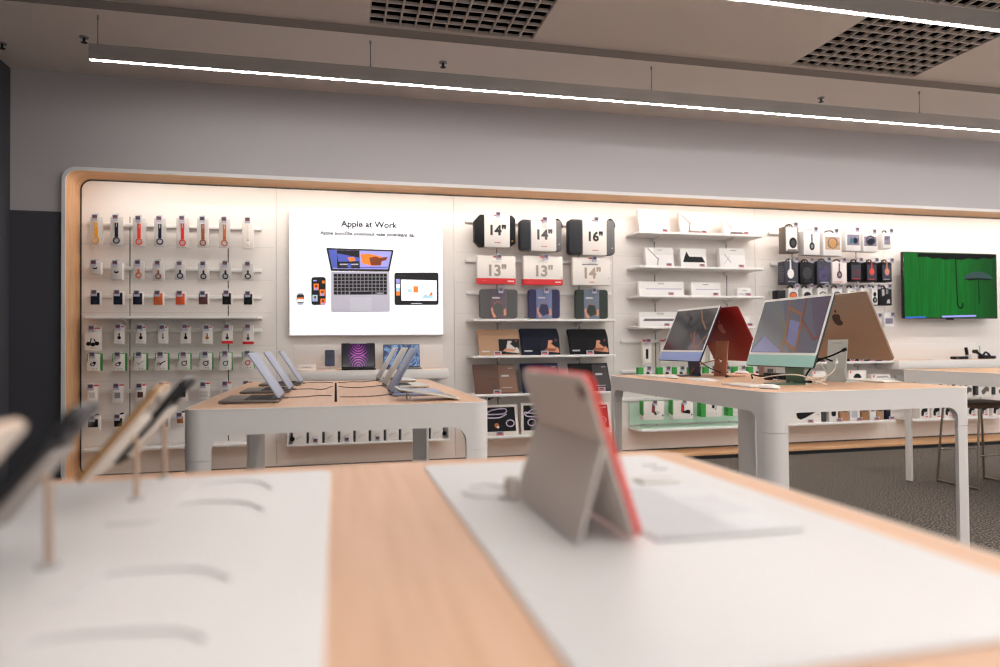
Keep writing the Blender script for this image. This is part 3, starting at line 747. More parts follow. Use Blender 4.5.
# ------------------------------------------------------------------ lightbox poster
def poster():
    xa, xb, za, zb = -.372, .912, 1.14, 2.176
    cx = (xa + xb) / 2; t = thing('lightbox_poster', 'large white lightbox poster showing laptop, phone, watch and tablet under a headline', 'poster', (cx, YB, za))
    W, H = xb - xa, zb - za
    Y = -.05
    MB().box(-W / 2, W / 2, Y + .001, 0, 0, H, POSTERE).build('frame', t, False)
    MB().box(-W / 2 + .006, W / 2 - .006, Y - .001, Y + .001, .006, H - .006, POSTERW).build('fabric', t, False)
    yf = Y - .0015
    # helper: poster picture coordinates in pixels of a 791 x 667 close view
    def Q(x, y): return (-W / 2 + (x - 19) / (781 - 19) * W, H - (y - (29 + (x - 19) * 24 / 762)) / (645 - 29 - (x - 19) * 20 / 762) * H)
    text_part('headline', 'Apple at Work', .085, P_TXT, t, (*[Q(407, 98)[0], yf], Q(407, 98)[1]), .475, .0028)
    text_part('subtitle', 'Apple pomůže posunout vaše podnikání dál.', .046, P_TXT2, t, (Q(404, 145)[0], yf, Q(404, 145)[1]), .80, .0019)
    def poly(mb, pts, m, k=0): mb.prism([Q(*p) for p in pts], yf - .0005 - .0004 * k, yf, m, 'y')
    def rect(mb, x0, y0, x1, y1, m, k=0): poly(mb, [(x0, y0), (x1, y0), (x1, y1), (x0, y1)], m, k)
    def rr(mb, x0, y0, x1, y1, r, m, k=0): poly(mb, rrect(x0, x1, y0, y1, r, 4), m, k)
    L = MB()
    poly(L, [(197, 216), (200, 213), (525, 223), (528, 227), (506, 331), (219, 327)], P_BLK, 0)
    poly(L, [(207, 222), (518, 231), (499, 320), (228, 317)], P_LAV, 1)
    poly(L, [(207, 222), (245, 224), (250, 312), (228, 312)], P_BLU, 2)
    poly(L, [(246, 224), (358, 227), (360, 315), (250, 314)], P_BLK, 2)
    poly(L, [(248, 240), (300, 250), (357, 262), (357, 280), (255, 282)], P_BLU, 3)
    poly(L, [(300, 262), (330, 258), (340, 275), (312, 282)], P_ORG, 4)
    poly(L, [(362, 240), (512, 244), (500, 305), (362, 300)], P_LAV, 3)
    poly(L, [(362, 245), (400, 242), (440, 250), (470, 258), (468, 300), (420, 302), (372, 290)], P_ORG, 4)
    poly(L, [(405, 262), (440, 255), (470, 270), (462, 300), (415, 300)], P_RUST, 5)
    poly(L, [(460, 262), (498, 258), (490, 275), (462, 280)], P_RUST, 5)
    rect(L, 262, 292, 352, 298, P_ALU, 5); rect(L, 262, 303, 352, 309, P_KEY, 5); rect(L, 300, 290, 318, 312, P_BLU, 6)
    rect(L, 360, 308, 498, 313, P_BLU, 5)
    rr(L, 219, 330, 508, 532, 8, P_ALU, 0)
    rect(L, 231, 340, 495, 446, mat('poster_keywell', (.62, .61, .66), .7), 1)
    for r in range(6):
        for c in range(14):
            if r == 5 and 4 <= c <= 8: continue
            rect(L, 233 + c * 18.8, 342 + r * 17.4, 233 + c * 18.8 + 15.5, 342 + r * 17.4 + 14, P_BLK, 2)
    rect(L, 312, 430, 406, 444, P_BLK, 2); rect(L, 442, 436, 474, 440, P_ALU, 3)
    rect(L, 310, 458, 416, 526, mat('poster_trackpad', (.79, .79, .84), .7, 0, (.79, .79, .84), .25), 1)
    L.build('printed_laptop', t, False)
    P = MB(); rr(P, 125, 357, 194, 495, 12, P_BLK, 0); rect(P, 135, 372, 150, 378, P_LAV, 1); rect(P, 176, 375, 189, 388, P_ORG, 1)
    for (x, y, m) in ((136, 390, P_ORG), (165, 418, P_ORG), (130, 445, P_SKY), (168, 464, P_ORG)):
        rect(P, x, y, x + 24, y + 32, m, 1); rect(P, x + 6, y + 6, x + 18, y + 18, P_RUST, 2); rect(P, x + 4, y + 20, x + 20, y + 32, P_LAV, 2)
    P.build('printed_phone', t, False)
    Wt = MB(); rr(Wt, 55, 442, 91, 485, 9, P_KEY, 1); rr(Wt, 60, 432, 86, 494, 5, P_ALU, 0); rect(Wt, 58, 458, 88, 466, P_ORG, 2); rect(Wt, 58, 466, 88, 480, POSTERW, 2); Wt.build('printed_watch', t, False)
    T = MB(); rr(T, 531, 336, 756, 498, 10, P_BLK, 0)
    poly(T, [(564, 371), (746, 376), (746, 478), (566, 475)], POSTERW, 1)
    rect(T, 542, 350, 590, 354, P_KEY, 1)
    for (y, m) in ((368, P_LAV), (392, POSTERW), (410, P_SKY), (430, P_ORG)): rect(T, 540, y, 558, y + 20, m, 1)
    rect(T, 627, 404, 652, 436, P_ORG, 2); rect(T, 597, 420, 622, 434, P_SKY, 2)
    poly(T, [(664, 466), (690, 440), (700, 452), (726, 436), (726, 466)], P_SKY, 2)
    poly(T, [(705, 452), (722, 428), (724, 450)], P_ORG, 3)
    for x in (664, 706): rect(T, x, 396, x + 26, 400, P_ALU, 2); rect(T, x, 408, x + 18, 411, P_ALU, 2)
    rect(T, 580, 452, 640, 455, P_ALU, 2); rect(T, 580, 462, 630, 465, P_ALU, 2); rect(T, 615, 489, 670, 491.5, POSTERW, 1)
    T.build('printed_tablet', t, False)
poster()

# ------------------------------------------------------------------ wall ledges with devices
def ledge(label, x0, x1, y0, z1, h, back):
    t = thing('wall_ledge', label, 'ledge', ((x0 + x1) / 2, YB, z1 - h)); hw = (x1 - x0) / 2
    MB().rbox(-hw, hw, y0 - YB, 0, 0, h - .004, METAL, .006).build('body', t)
    MB().rbox(-hw + .004, hw - .004, y0 - YB + .004, -.002, h - .004, h, WHITE, .001).build('top', t)
    MB().rbox(-hw, hw, -.006, 0, h, h + back, PANEL, .001).build('back_plate', t)
    MB().box(-hw + .004, hw - .02, y0 - YB + .02, -.02, h, h + .0008, WOOD).build('inlay', t, False)
    return t
ledge('thick white wall ledge below the lightbox poster, holding devices', -.335, .91, 5.68, .858, .08, .20)
ledge('thick white wall ledge below the television at the right', 5.36, 6.62, 5.68, .865, .085, .17)
LZ = .8588
s = thing('price_card', 'small white information card lying at the left end of the ledge below the poster', 'card', (-.225, 5.77, LZ))
MB().rbox(-.072, .072, -.03, .03, 0, .012, CARD, .003).build('base', s)
MB().rbox(-.07, .07, -.004, .004, .012, .046, CARD, .002).build('card', s)
pr = MB(); pr.box(-.035, .035, -.005, -.004, .024, .029, MGREY); pr.build('print', s, False)
ph = thing('display_phone', 'dark blue phone on a small stand on the ledge below the poster', 'phone', (-.046, 5.80, LZ))
Mp = Matrix.Translation((0, 0, .03)) @ Matrix.Rotation(math.radians(-8), 4, 'X')
MB().prism(rrect(-.039, .039, 0, .134, .011, 5), -.004, .004, BLACK, 'y', .001).xf(Mp).build('body', ph)
MB().prism(rrect(-.036, .036, .003, .131, .009, 5), -.0045, -.004, ramp_mat('phone_wallpaper', [(.35, (.06, .07, .13)), (.6, (.14, .19, .34)), (.8, (.24, .33, .52))], 14, rough=.2, emis=.6), 'y').xf(Mp).build('screen', ph)
sd = MB(); sd.cyl((0, .02, 0), (0, .02, .006), .04, WHITE, 24); sd.cyl((0, .02, .006), (0, .014, .07), .005, CHROME, 8); sd.build('stand', ph)
tp = thing('display_tablet', 'black tablet with purple swirl wallpaper on its keyboard cover, on the poster ledge', 'tablet', (.182, 5.78, LZ))
Mp = Matrix.Translation((0, -.01, .014)) @ Matrix.Rotation(math.radians(-14), 4, 'X')
MB().prism(rrect(-.136, .136, 0, .208, .01, 5), -.004, .004, BLACK, 'y', .001).xf(Mp).build('body', tp)
m, nt, bs = _nodes('purple_swirl')
tc = nt.nodes.new('ShaderNodeTexCoord'); mp = nt.nodes.new('ShaderNodeMapping'); mp.inputs['Scale'].default_value = (1, 0, 1); mp.inputs['Location'].default_value = (0, 0, 0)
nt.links.new(tc.outputs['Object'], mp.inputs['Vector'])
ab = nt.nodes.new('ShaderNodeVectorMath'); ab.operation = 'ABSOLUTE'; nt.links.new(mp.outputs['Vector'], ab.inputs[0])
wv = nt.nodes.new('ShaderNodeTexWave'); wv.wave_type = 'RINGS'; wv.rings_direction = 'SPHERICAL'; wv.inputs['Scale'].default_value = 16; wv.inputs['Distortion'].default_value = 3.2; wv.inputs['Detail'].default_value = 1
sh = nt.nodes.new('ShaderNodeVectorMath'); sh.operation = 'SUBTRACT'; sh.inputs[1].default_value = (.0, 0, .085); nt.links.new(ab.outputs[0], sh.inputs[0])
nt.links.new(sh.outputs[0], wv.inputs['Vector'])
gr = nt.nodes.new('ShaderNodeTexGradient'); gr.gradient_type = 'SPHERICAL'; g2 = nt.nodes.new('ShaderNodeMapping'); g2.inputs['Scale'].default_value = (9, 0, 6)
nt.links.new(ab.outputs[0], g2.inputs['Vector']); nt.links.new(g2.outputs['Vector'], gr.inputs['Vector'])
mu = nt.nodes.new('ShaderNodeMath'); mu.operation = 'MULTIPLY'; nt.links.new(wv.outputs['Fac'], mu.inputs[0]); nt.links.new(gr.outputs['Fac'], mu.inputs[1])
rp = nt.nodes.new('ShaderNodeValToRGB')
for p, c in ((.0, (.04, .02, .07)), (.22, (.12, .04, .20)), (.42, (.55, .17, .60)), (.7, (.85, .42, .78))):
    e = rp.color_ramp.elements.new(p); e.color = (*lin(c), 1)
rp.color_ramp.elements.remove(rp.color_ramp.elements[-1]); rp.color_ramp.elements[0].color = (*lin((.04, .02, .07)), 1)
nt.links.new(mu.outputs[0], rp.inputs['Fac']); nt.links.new(rp.outputs['Color'], bs.inputs['Emission Color']); bs.inputs['Emission Strength'].default_value = .75
bs.inputs['Base Color'].default_value = (.01, .01, .015, 1); bs.inputs['Roughness'].default_value = .15
so = MB().prism(rrect(-.128, .128, -.096, .096, .006, 4), -.0005, 0, m, 'y')
so = so.build('screen', tp); so.matrix_local = Mp @ Matrix.Translation((0, -.004, .104))
MB().rbox(-.136, .136, -.10, .03, 0, .012, BLACK, .004).build('keyboard_base', tp)
MB().rbox(-.07, .07, -.002, .004, .2125, .217, CHROME, .0015).build('pencil', tp)
BLUEW = ramp_mat('blue_wallpaper', [(.30, (.05, .07, .14)), (.47, (.16, .30, .52)), (.56, (.52, .70, .88)), (.66, (.20, .36, .60)), (.8, (.06, .09, .18))], 9, 'noise', .2, detail=1.5, distort=2.2, emis=.7)
lp = thing('display_laptop', 'black-framed open laptop with blue ribbon wallpaper at the right of the poster ledge', 'laptop', (.54, 5.80, LZ + .0005))
Mp = Matrix.Translation((0, .03, .012)) @ Matrix.Rotation(math.radians(-10), 4, 'X')
MB().prism(rrect(-.152, .152, 0, .195, .007, 4), 0, .005, BLACK, 'y', .001).xf(Mp).build('lid', lp)
sc_ = MB().box(-.146, .146, -.0006, 0, -.092, .092, BLUEW).build('screen', lp, False); sc_.matrix_local = Mp @ Matrix.Translation((0, 0, .099))
MB().rbox(-.152, .152, -.118, .032, 0, .012, SPACE, .004).build('base', lp)
MB().rbox(-.135, .135, -.06, .02, .012, .0135, KEYS, .0005, 1).build('keyboard', lp)
# things on the right ledge
LZ2 = .8658
q = thing('paper_sign', 'flat white sheet lying at the left end of the ledge below the television', 'paper', (5.97, 5.80, LZ2))
MB().rbox(-.105, .105, -.06, .06, 0, .003, WHITE, .001).build('sheet', q)
MB().rbox(-.095, .095, .02, .05, .003, .012, CARD, .003).build('folded_edge', q)
q = thing('black_case', 'low black case lying on the ledge below the television', 'case', (6.21, 5.80, LZ2))
MB().rbox(-.083, .083, -.035, .035, 0, .03, BLACK, .008).build('body', q)
MB().rbox(-.07, -.05, -.037, -.035, .01, .02, MGREY, .001).build('clasp', q)
q = thing('action_grip', 'small upright black and silver grip standing on the ledge below the television', 'camera grip', (6.325, 5.80, LZ2))
MB().rbox(-.028, .022, -.02, .02, 0, .045, LGREY, .006).build('base', q)
MB().rbox(-.022, .002, -.012, .012, 0, .085, BLACK, .004).xf(Matrix.Translation((-.004, 0, .04)) @ Matrix.Rotation(math.radians(-12), 4, 'Y')).build('grip', q)
q = thing('folded_gimbal', 'black folded camera gimbal lying on the ledge below the television', 'gimbal', (6.53, 5.80, LZ2))
MB().tube(smooth_pts([(-.115, 0, .077), (-.085, 0, .062), (-.055, .0, .045), (-.03, 0, .03)], 5), .014, BLACK, 10).build('handle', q)
b = MB(); b.rbox(-.06, .03, -.03, .03, 0, .04, BLACK, .01, 3); b.rbox(.02, .13, -.022, .022, 0, .032, BLACK, .012, 3); b.build('body', q)
b = MB(); b.tube(smooth_pts([(-.02, 0, .035), (.01, 0, .068), (.045, 0, .055), (.07, 0, .03)], 5), .010, BLACK, 8); b.build('arm', q)
MB().cyl((-.118, -.02, .078), (-.118, .02, .078), .02, BLACK, 14).build('motor', q)

# ------------------------------------------------------------------ television
tv = thing('television', 'wall-mounted television showing green rain with a hanging umbrella', 'television', (6.175, YB, 1.284))
tw, thh = .587, .68
MB().rbox(-tw, tw, -.145, -.108, 0, thh, GLOSS, .006).build('housing', tv)
m, nt, bs = _nodes('tv_rain')
tc = nt.nodes.new('ShaderNodeTexCoord'); mp = nt.nodes.new('ShaderNodeMapping'); mp.inputs['Scale'].default_value = (26, 1, 1.2)
nt.links.new(tc.outputs['Object'], mp.inputs['Vector'])
nz = nt.nodes.new('ShaderNodeTexNoise'); nz.inputs['Scale'].default_value = 2.2; nz.inputs['Detail'].default_value = 5; nt.links.new(mp.outputs['Vector'], nz.inputs['Vector'])
rp = nt.nodes.new('ShaderNodeValToRGB')
for e, (p, c) in zip(rp.color_ramp.elements, ((.30, (.0, .42, .11)), (.9, (.06, .56, .19)))): e.position = p; e.color = (*lin(c), 1)
nt.links.new(nz.outputs['Fac'], rp.inputs['Fac'])
sx_ = nt.nodes.new('ShaderNodeSeparateXYZ'); nt.links.new(tc.outputs['Object'], sx_.inputs[0])
mr = nt.nodes.new('ShaderNodeMapRange'); mr.inputs['From Min'].default_value = .1; mr.inputs['From Max'].default_value = .62; mr.inputs['To Min'].default_value = 1.0; mr.inputs['To Max'].default_value = .30
nt.links.new(sx_.outputs['X'], mr.inputs['Value'])
mx = nt.nodes.new('ShaderNodeMix'); mx.data_type = 'RGBA'; mx.blend_type = 'MULTIPLY'; mx.inputs['Factor'].default_value = 1
nt.links.new(rp.outputs['Color'], mx.inputs['A']); nt.links.new(mr.outputs['Result'], mx.inputs['B'])
nt.links.new(mx.outputs['Result'], bs.inputs['Emission Color']); bs.inputs['Emission Strength'].default_value = .78
bs.inputs['Base Color'].default_value = (.005, .005, .005, 1); bs.inputs['Roughness'].default_value = .35; bs.inputs['Specular IOR Level'].default_value = .1
MB().box(-tw + .008, tw - .008, -.1456, -.145, .012, thh - .008, m).build('screen', tv, False)
TVK = mat('tv_black', (.02, .03, .03), .5, 0, (.02, .04, .04), .4, .1)
TVT = mat('tv_teal', (.05, .16, .16), .4, 0, (.08, .24, .23), .6)
TVL = mat('tv_lavender', (.5, .5, .8), .4, 0, (.56, .54, .86), .8)
TVB = mat('tv_blue', (.1, .3, .6), .4, 0, (.12, .36, .72), .8)
def T(x, y): return (-tw + (x - 62) / (750 - 62) * 2 * tw, thh - (y - (88 + (x - 62) * .027)) / 492 * thh)
um = MB()
edge_ = [(165, 100), (742, 112), (742, 130), (700, 146), (650, 138), (600, 150), (540, 140), (480, 152), (425, 144), (360, 150), (320, 138), (270, 142), (235, 128), (165, 130)]
um.prism([T(*p) for p in edge_], -.1462, -.1456, TVK, 'y'); um.prism([T(*p) for p in [(437, 140), (445, 140), (451, 425), (443, 425)]], -.1462, -.1456, TVK, 'y')
for qd in band([T(*p) for p in smooth_pts([Vector((448, 425)), Vector((450, 490)), Vector((470, 512)), Vector((488, 500)), Vector((488, 476))], 4)], .014): um.prism(qd, -.1462, -.1456, TVK, 'y')
um.build('large_umbrella_image', tv, False)
um = MB(); um.prism([T(*p) for p in [(492, 292), (520, 262), (560, 244), (600, 238), (650, 246), (690, 266), (725, 298), (680, 304), (610, 296), (540, 304)]], -.1462, -.1456, TVT, 'y')
um.prism([T(*p) for p in [(492, 292), (610, 288), (725, 298), (680, 306), (610, 300), (540, 306)]], -.1464, -.1462, TVK, 'y')
um.prism([T(*p) for p in [(606, 300), (612, 300), (614, 480), (608, 480)]], -.1462, -.1456, TVK, 'y'); um.build('small_umbrella_image', tv, False)
ba = MB(); ba.prism([T(*p) for p in [(335, 566), (585, 566), (585, 578), (335, 578)]], -.1462, -.1456, TVL, 'y'); ba.prism([T(*p) for p in [(70, 567), (215, 567), (215, 578), (70, 578)]], -.1462, -.1456, TVB, 'y'); ba.build('subtitle_bar', tv, False)
MB().box(-.25, .25, -.108, 0, .18, .48, DGREY).build('wall_mount', tv, False)
MB().rbox(-.045, .045, -.13, -.115, -.012, 0.001, BLACK, .003).build('sensor_bar', tv)

# ------------------------------------------------------------------ shelves, rails, pegs with price tags
def shelf(label, xc, ztop, front=5.74, w=1.29, m=SHELF, lip=False):
    t = thing('wall_shelf', label, 'shelf', (xc, YB, ztop - .02))
    d = front - YB; h = w / 2
    MB().prism([(-h, -.001), (-h, d + .02), (-h + .02, d), (h - .02, d), (h, d + .02), (h, -.001)], 0, .02, m, 'z', .002).build('board', t)
    for sx in (-1, 1):
        MB().prism([(-.002, 0), (-.002, -.04), (-.03, -.04), (d * .8, -.001), (d * .8, 0)], sx * .37 - .004, sx * .37 + .004, m, 'x').build('bracket', t)
    return t

TAGMESH = {}
def price_tag(parent, x, y, z, s=1.0, tone=0):
    b = MB().rbox(x - .021 * s, x + .021 * s, y - .006, y, z - .025 * s, z + .025 * s, TAGF, .002, 1)
    b.box(x - .016 * s, x + .016 * s, y - .0066, y - .006, z - .008 * s, z + .019 * s, TAGD)
    b.box(x - .016 * s, x + .016 * s, y - .0068, y - .0066, z - .004 * s, z + .002 * s, TAGR if tone == 0 else DGREY)
    return b.build('price_tag', parent, False)

def rail(label, xc, z, w, pegs, m=SHELF, tags=True, ts=1.0):
    """pegs: (x, z, yfront)"""
    t = thing('peg_rail', label, 'rail', (xc, YB, z))
    MB().rbox(-w / 2, w / 2, -.026, -.001, -.015, .015, m, .004).build('bar', t)
    for i, (x, pz, yf) in enumerate(pegs):
        zz = pz - z; y1 = yf - YB - .030
        p = MB().tube([(x - xc, -.02, 0), (x - xc, -.032, zz * .8 + .0), (x - xc, -.040, zz), (x - xc, y1, zz)], .0026, CHROME, 6).build('peg', t)
        if tags: price_tag(p, x - xc, y1 - .0005, zz - .022 * ts, ts, i % 3 // 2)
    return t

def pack(name, label, cat, group, x, z, w, h, yf, d, m, tab=True, r=.003):
    t = thing(name, label, cat, (x, yf, z), group)
    b = MB().rbox(-w / 2, w / 2, 0, d, 0, h, m, r)
    if tab:
        yy = d * .5
        for sx in (-1, 1): b.box(sx * .012 - .004, sx * .012 + .004, yy - .001, yy + .001, h - .002, h + .022, m)
        b.box(-.016, .016, yy - .001, yy + .001, h + .018, h + .026, m)
    b.build('package', t)
    return t
PZ = .010       # a peg runs this far above its package

def pegs_for(items, yf): return [(x, z + h + PZ, yf) for (x, z, w, h) in items]

# ---- left bay ------------------------------------------------------------------------------------
BAY = 'in the left bay'
R1 = [(-1.788, 1.844, .084, .22), (-1.646, 1.845, .089, .222), (-1.486, 1.84, .094, .224), (-1.337, 1.844, .086, .223), (-1.172, 1.84, .093, .235), (-1.022, 1.844, .086, .232), (-.861, 1.845, .086, .232), (-.683, 1.846, .088, .234)]
c1 = [(YEL, 'yellow'), (NAVY, 'navy'), (VERM, 'vermilion'), (NAVY, 'navy'), (mat('strap_red', (.84, .16, .17), .5), 'red'), (BROWN, 'brown'), (TAN, 'tan'), (CREAM, 'cream')]
for i, (x, z, w, h) in enumerate(R1):
    m, cn = c1[i]
    t = pack('strap_pack', f'long grey pack with {cn} loop strap, {ORD[i]} from left on the topmost left rail', 'strap pack', 'strap packs on the top left rail', x, z, w, h, 5.88, .014, CARDG if i < 7 else CARD)
    s = MB()
    zr = .038
    if i < 7:
        s.rbox(-.012, .012, -.004, 0, .066, h - .045, m, .001); s.box(-.0025, .0025, -.0046, -.004, h - .08, h - .05, CARDG)
        s.build('strap', t)
        MB().ring(0, zr + .001, .021, .0048, -.0035, m).build('key_ring', t)
    else:
        s.rbox(-.010, .010, -.004, 0, .06, h - .05, m, .001); s.build('strap', t)
        k = MB(); k.rbox(-.014, .014, -.005, 0, .025, .055, WHITE, .002); k.disc(0, .066, .005, .005, -.005, 0, TXTD, 12); k.build('tag_case', t)
rail('white peg rail holding the long strap packs, topmost in the left bay', -1.23, 2.022, 1.286, pegs_for(R1, 5.88))

R2 = [(-1.787, 1.619, .077, .092), (-1.639, 1.577, .08, .134), (-1.489, 1.583, .08, .138), (-1.348, 1.577, .084, .142), (-1.19, 1.583, .081, .134), (-1.018, 1.581, .084, .139), (-.854, 1.584, .084, .143), (-.684, 1.586, .082, .137)]
c2 = [None, None, (mat('ring_orange', (.80, .36, .16), .5), 'orange'), (BROWN, 'brown'), (NAVY, 'dark navy'), (BLACK, 'black'), (NAVY, 'navy'), (BLACK, 'black')]
for i, (x, z, w, h) in enumerate(R2):
    if i < 2:
        t = pack('tracker_box', ('small grey box with white side, first' if i == 0 else 'taller grey box with black dot, second') + ' from left on the second left rail', 'box', 'tracker boxes on the second left rail', x, z, w, h, 5.85, .055, CARDG)
        k = MB(); k.disc(0, .048 if i == 0 else .062, .017, .012, -.001, 0, BLACK, 20); k.disc(0, .054 if i == 0 else .070, .013, .008, -.0015, 0, LGREY, 20); k.build('print', t, False)
        MB().box(w / 2, w / 2 + .0006, .002, .053, .002, h - .002, WHITE).build('side_panel', t, False)
    else:
        t = pack('key_ring_pack', f'grey pack with {c2[i][1]} key ring, {ORD[i]} from left on the second left rail', 'key ring pack', 'key ring packs on the second left rail', x, z, w, h, 5.88, .012, CARDG)
        MB().ring(0, .034, .019, .0045, -.003, c2[i][0]).build('key_ring', t)
        MB().rbox(-.007, .007, -.004, 0, .055, .082, c2[i][0], .001).build('loop', t)
rail('white peg rail holding the key ring packs, second from the top in the left bay', -1.23, 1.678, 1.284, [(x, z + h + PZ, 5.85 if i < 2 else 5.88) for i, (x, z, w, h) in enumerate(R2)])

R3 = [(-1.794, 1.384, .063, .102), (-1.635, 1.385, .064, .102), (-1.496, 1.386, .066, .099), (-1.349, 1.384, .065, .102), (-1.189, 1.388, .066, .098), (-1.02, 1.392, .065, .094), (-.845, 1.39, .064, .102), (-.684, 1.39, .064, .097)]
c3 = [(NAVY, 'navy')] * 3 + [(mat('wallet_orange', (.80, .38, .17), .5), 'orange'), (mat('wallet_red_orange', (.85, .33, .15), .5), 'bright orange'), (MAROON, 'dark brown'), (BLACK, 'black'), (BLACK, 'black')]
for i, (x, z, w, h) in enumerate(R3):
    t = pack('wallet_pack', f'{c3[i][1]} leather wallet on white card, {ORD[i]} from left on the third left rail', 'wallet', 'leather wallets on the third left rail', x + .004, z - .004, w + .012, h + .006, 5.88, .010, CARD)
    b = MB().rbox(-w / 2 - .004, w / 2 - .004, -.006, 0, .006, h - .004, c3[i][0], .003); b.build('wallet', t)
    MB().ring(-.004, .028, .009, .0008, -.0062, DGREY, 14).build('emboss', t)
rail('white peg rail holding the leather wallets, third from the top in the left bay', -1.23, 1.457, 1.283, pegs_for(R3, 5.88))
shelf('long white shelf in the middle of the left bay, below the wallets', -1.222, 1.296, 5.80, 1.275)

R4 = [(-1.807, 1.035, .115, .177), (-1.624, 1.085, .074, .138), (-1.471, 1.084, .073, .134), (-1.313, 1.083, .073, .135), (-1.148, 1.082, .074, .141), (-.99, 1.08, .078, .137), (-.841, 1.079, .079, .143), (-.683, 1.073, .082, .149)]
d4 = ['large white pack with dark earbuds print', 'white pack with black pendant print', 'white pack with black bulb print', 'white pack with small grey print', 'white pack with slim black print', 'white pack with copper print', 'white pack with red base and dark print', 'white pack with red base and grey print']
for i, (x, z, w, h) in enumerate(R4):
    t = pack('accessory_pack', f'{d4[i]}, {ORD[i]} from left below the left shelf', 'accessory pack', 'small accessory packs below the left shelf', x, z, w, h, 5.87, .022, CARD)
    p = MB(); cm = [BLACK, BLACK, BLACK, MGREY, BLACK, TAN, DGREY, TXTD][i]
    if i == 0:
        for (a, b_) in ((-.03, .05), (0, .045), (.028, .052)): p.disc(a, b_, .017, .016, -.001, 0, cm, 16)
        p.prism([(-.022, .055), (-.014, .055), (-.006, .092), (-.014, .094)], -.001, 0, cm, 'y'); p.prism([(.016, .055), (.024, .055), (.012, .088), (.004, .086)], -.001, 0, cm, 'y')
        p.box(-.02, .02, -.0008, 0, .016, .02, RED)
    else:
        p.disc(0, .046, .013 - .004 * (i == 3), .013 - .004 * (i == 3), -.001, 0, cm, 18); p.box(-.005, .005, -.001, 0, .055, .082, cm)
        p.box(-.018, .018, -.0008, 0, .018, .021, LGREY)
    p.build('print', t, False)
    if i >= 6: MB().box(-w / 2 - .001, w / 2 + .001, -.001, .023, .0, .022, RED).build('base_band', t, False)
    else: MB().box(.004, w / 2 - .006, -.0008, 0, h - .012, h - .003, RED).build('corner_mark', t, False)
rail('white peg rail directly below the left shelf', -1.229, 1.186, 1.285, pegs_for(R4, 5.87))

R5 = [(-1.793, .878, .091, .133), (-1.619, .875, .088, .134), (-1.471, .877, .091, .133), (-1.318, .875, .091, .134), (-1.153, .875, .086, .132), (-.995, .873, .092, .136), (-.849, .87, .091, .142), (-.682, .873, .091, .138)]
d5 = ['earbuds', 'red earbuds', 'thin grey cable', 'black curled cable', 'black ring', 'navy ring', 'teal ring', 'red ring']
for i, (x, z, w, h) in enumerate(R5):
    t = pack('cable_box', f'white and green box with {d5[i]} print, {ORD[i]} from left in the green row', 'cable box', 'white and green cable boxes in the left bay', x, z, w, h, 5.84, .06, CARD)
    g = MB(); g.box(w / 2, w / 2 + .001, .001, .059, .001, h - .001, GREEN); g.box(-w / 2 + .001, w / 2, 0, .06, h, h + .001, GREEN); g.prism([(-w / 2, h * .45), (-w / 2 + .006, h * .6), (-w / 2 + .006, h - .004), (w / 2, h - .004), (w / 2, h), (-w / 2, h)], -.0008, 0, GREEN, 'y'); g.build('green_sides', t, False)
    p = MB(); cm = [BLACK, MAROON, MGREY, BLACK, BLACK, NAVY, mat('teal', (.12, .45, .40), .5), RED][i]
    if i in (2, 3):
        p.tube(smooth_pts([(-.03, -.001, .04), (-.02, -.001, .058), (-.004, -.001, .05), (-.012, -.001, .038), (.004, -.001, .058), (.03, -.001, .072)], 5), .0022 + .0015 * (i == 3), cm, 6)
    elif i < 2: p.disc(-.006, .05, .018, .014, -.001, 0, cm, 18); p.disc(-.006, .050, .010, .007, -.0015, 0, CARD, 14); p.disc(.006, .062, .012, .010, -.001, 0, cm, 14)
    else: p.ring(0, .052, .017, .0035, -.001, cm, 20); p.box(.013, .02, -.001, 0, .06, .075, cm)
    p.build('print', t, False)
    k = MB(); [k.box(a, a + .006, -.0008, 0, .012, .02, GREEN) for a in (-.004, .016)]; k.build('green_marks', t, False)
rail('white peg rail behind the white and green boxes in the left bay', -1.229, .972, 1.285, pegs_for(R5, 5.84))

R6 = [(-1.809, .636, .068, .132), (-1.634, .631, .069, .138), (-1.473, .632, .067, .134), (-1.313, .633, .073, .138), (-1.169, .628, .069, .13), (-1.014, .64, .078, .128), (-.853, .639, .076, .131), (-.696, .64, .08, .131)]
d6 = ['grey adapter print', 'photo-like adapter print', 'brown print', 'pale print', 'square black print', 'grey line prints', 'blank face', 'hidden face']
for i, (x, z, w, h) in enumerate(R6):
    t = pack('adapter_pack', f'white red-topped pack with {d6[i]}, {ORD[i]} from left in the sixth left row' if i < 6 else f'white red-topped pack partly behind the laptop table, {ORD[i]} from left in the sixth row', 'adapter pack', 'red-topped adapter packs in the left bay', x, z, w, h, 5.86, .045, CARD)
    p = MB(); cm = [LGREY, MGREY, MAROON, LGREY, BLACK, MGREY, LGREY, MGREY][i]
    if i == 5:
        for a in range(3):
            for b_ in range(2): p.ring(-.02 + .02 * a, .03 + .025 * b_, .007, .0012, -.001, TXTD, 12)
    else: p.rbox(-.020, .020, -.001, 0, .034, .078, cm, .0004, 1)
    p.build('print', t, False)
    MB().box(.0, w / 2 + .001, -.0008, .046, h - .008, h + .001, RED).build('red_top', t, False)
rail('white peg rail behind the red-topped packs in the left bay', -1.229, .713, 1.284, pegs_for(R6, 5.86))

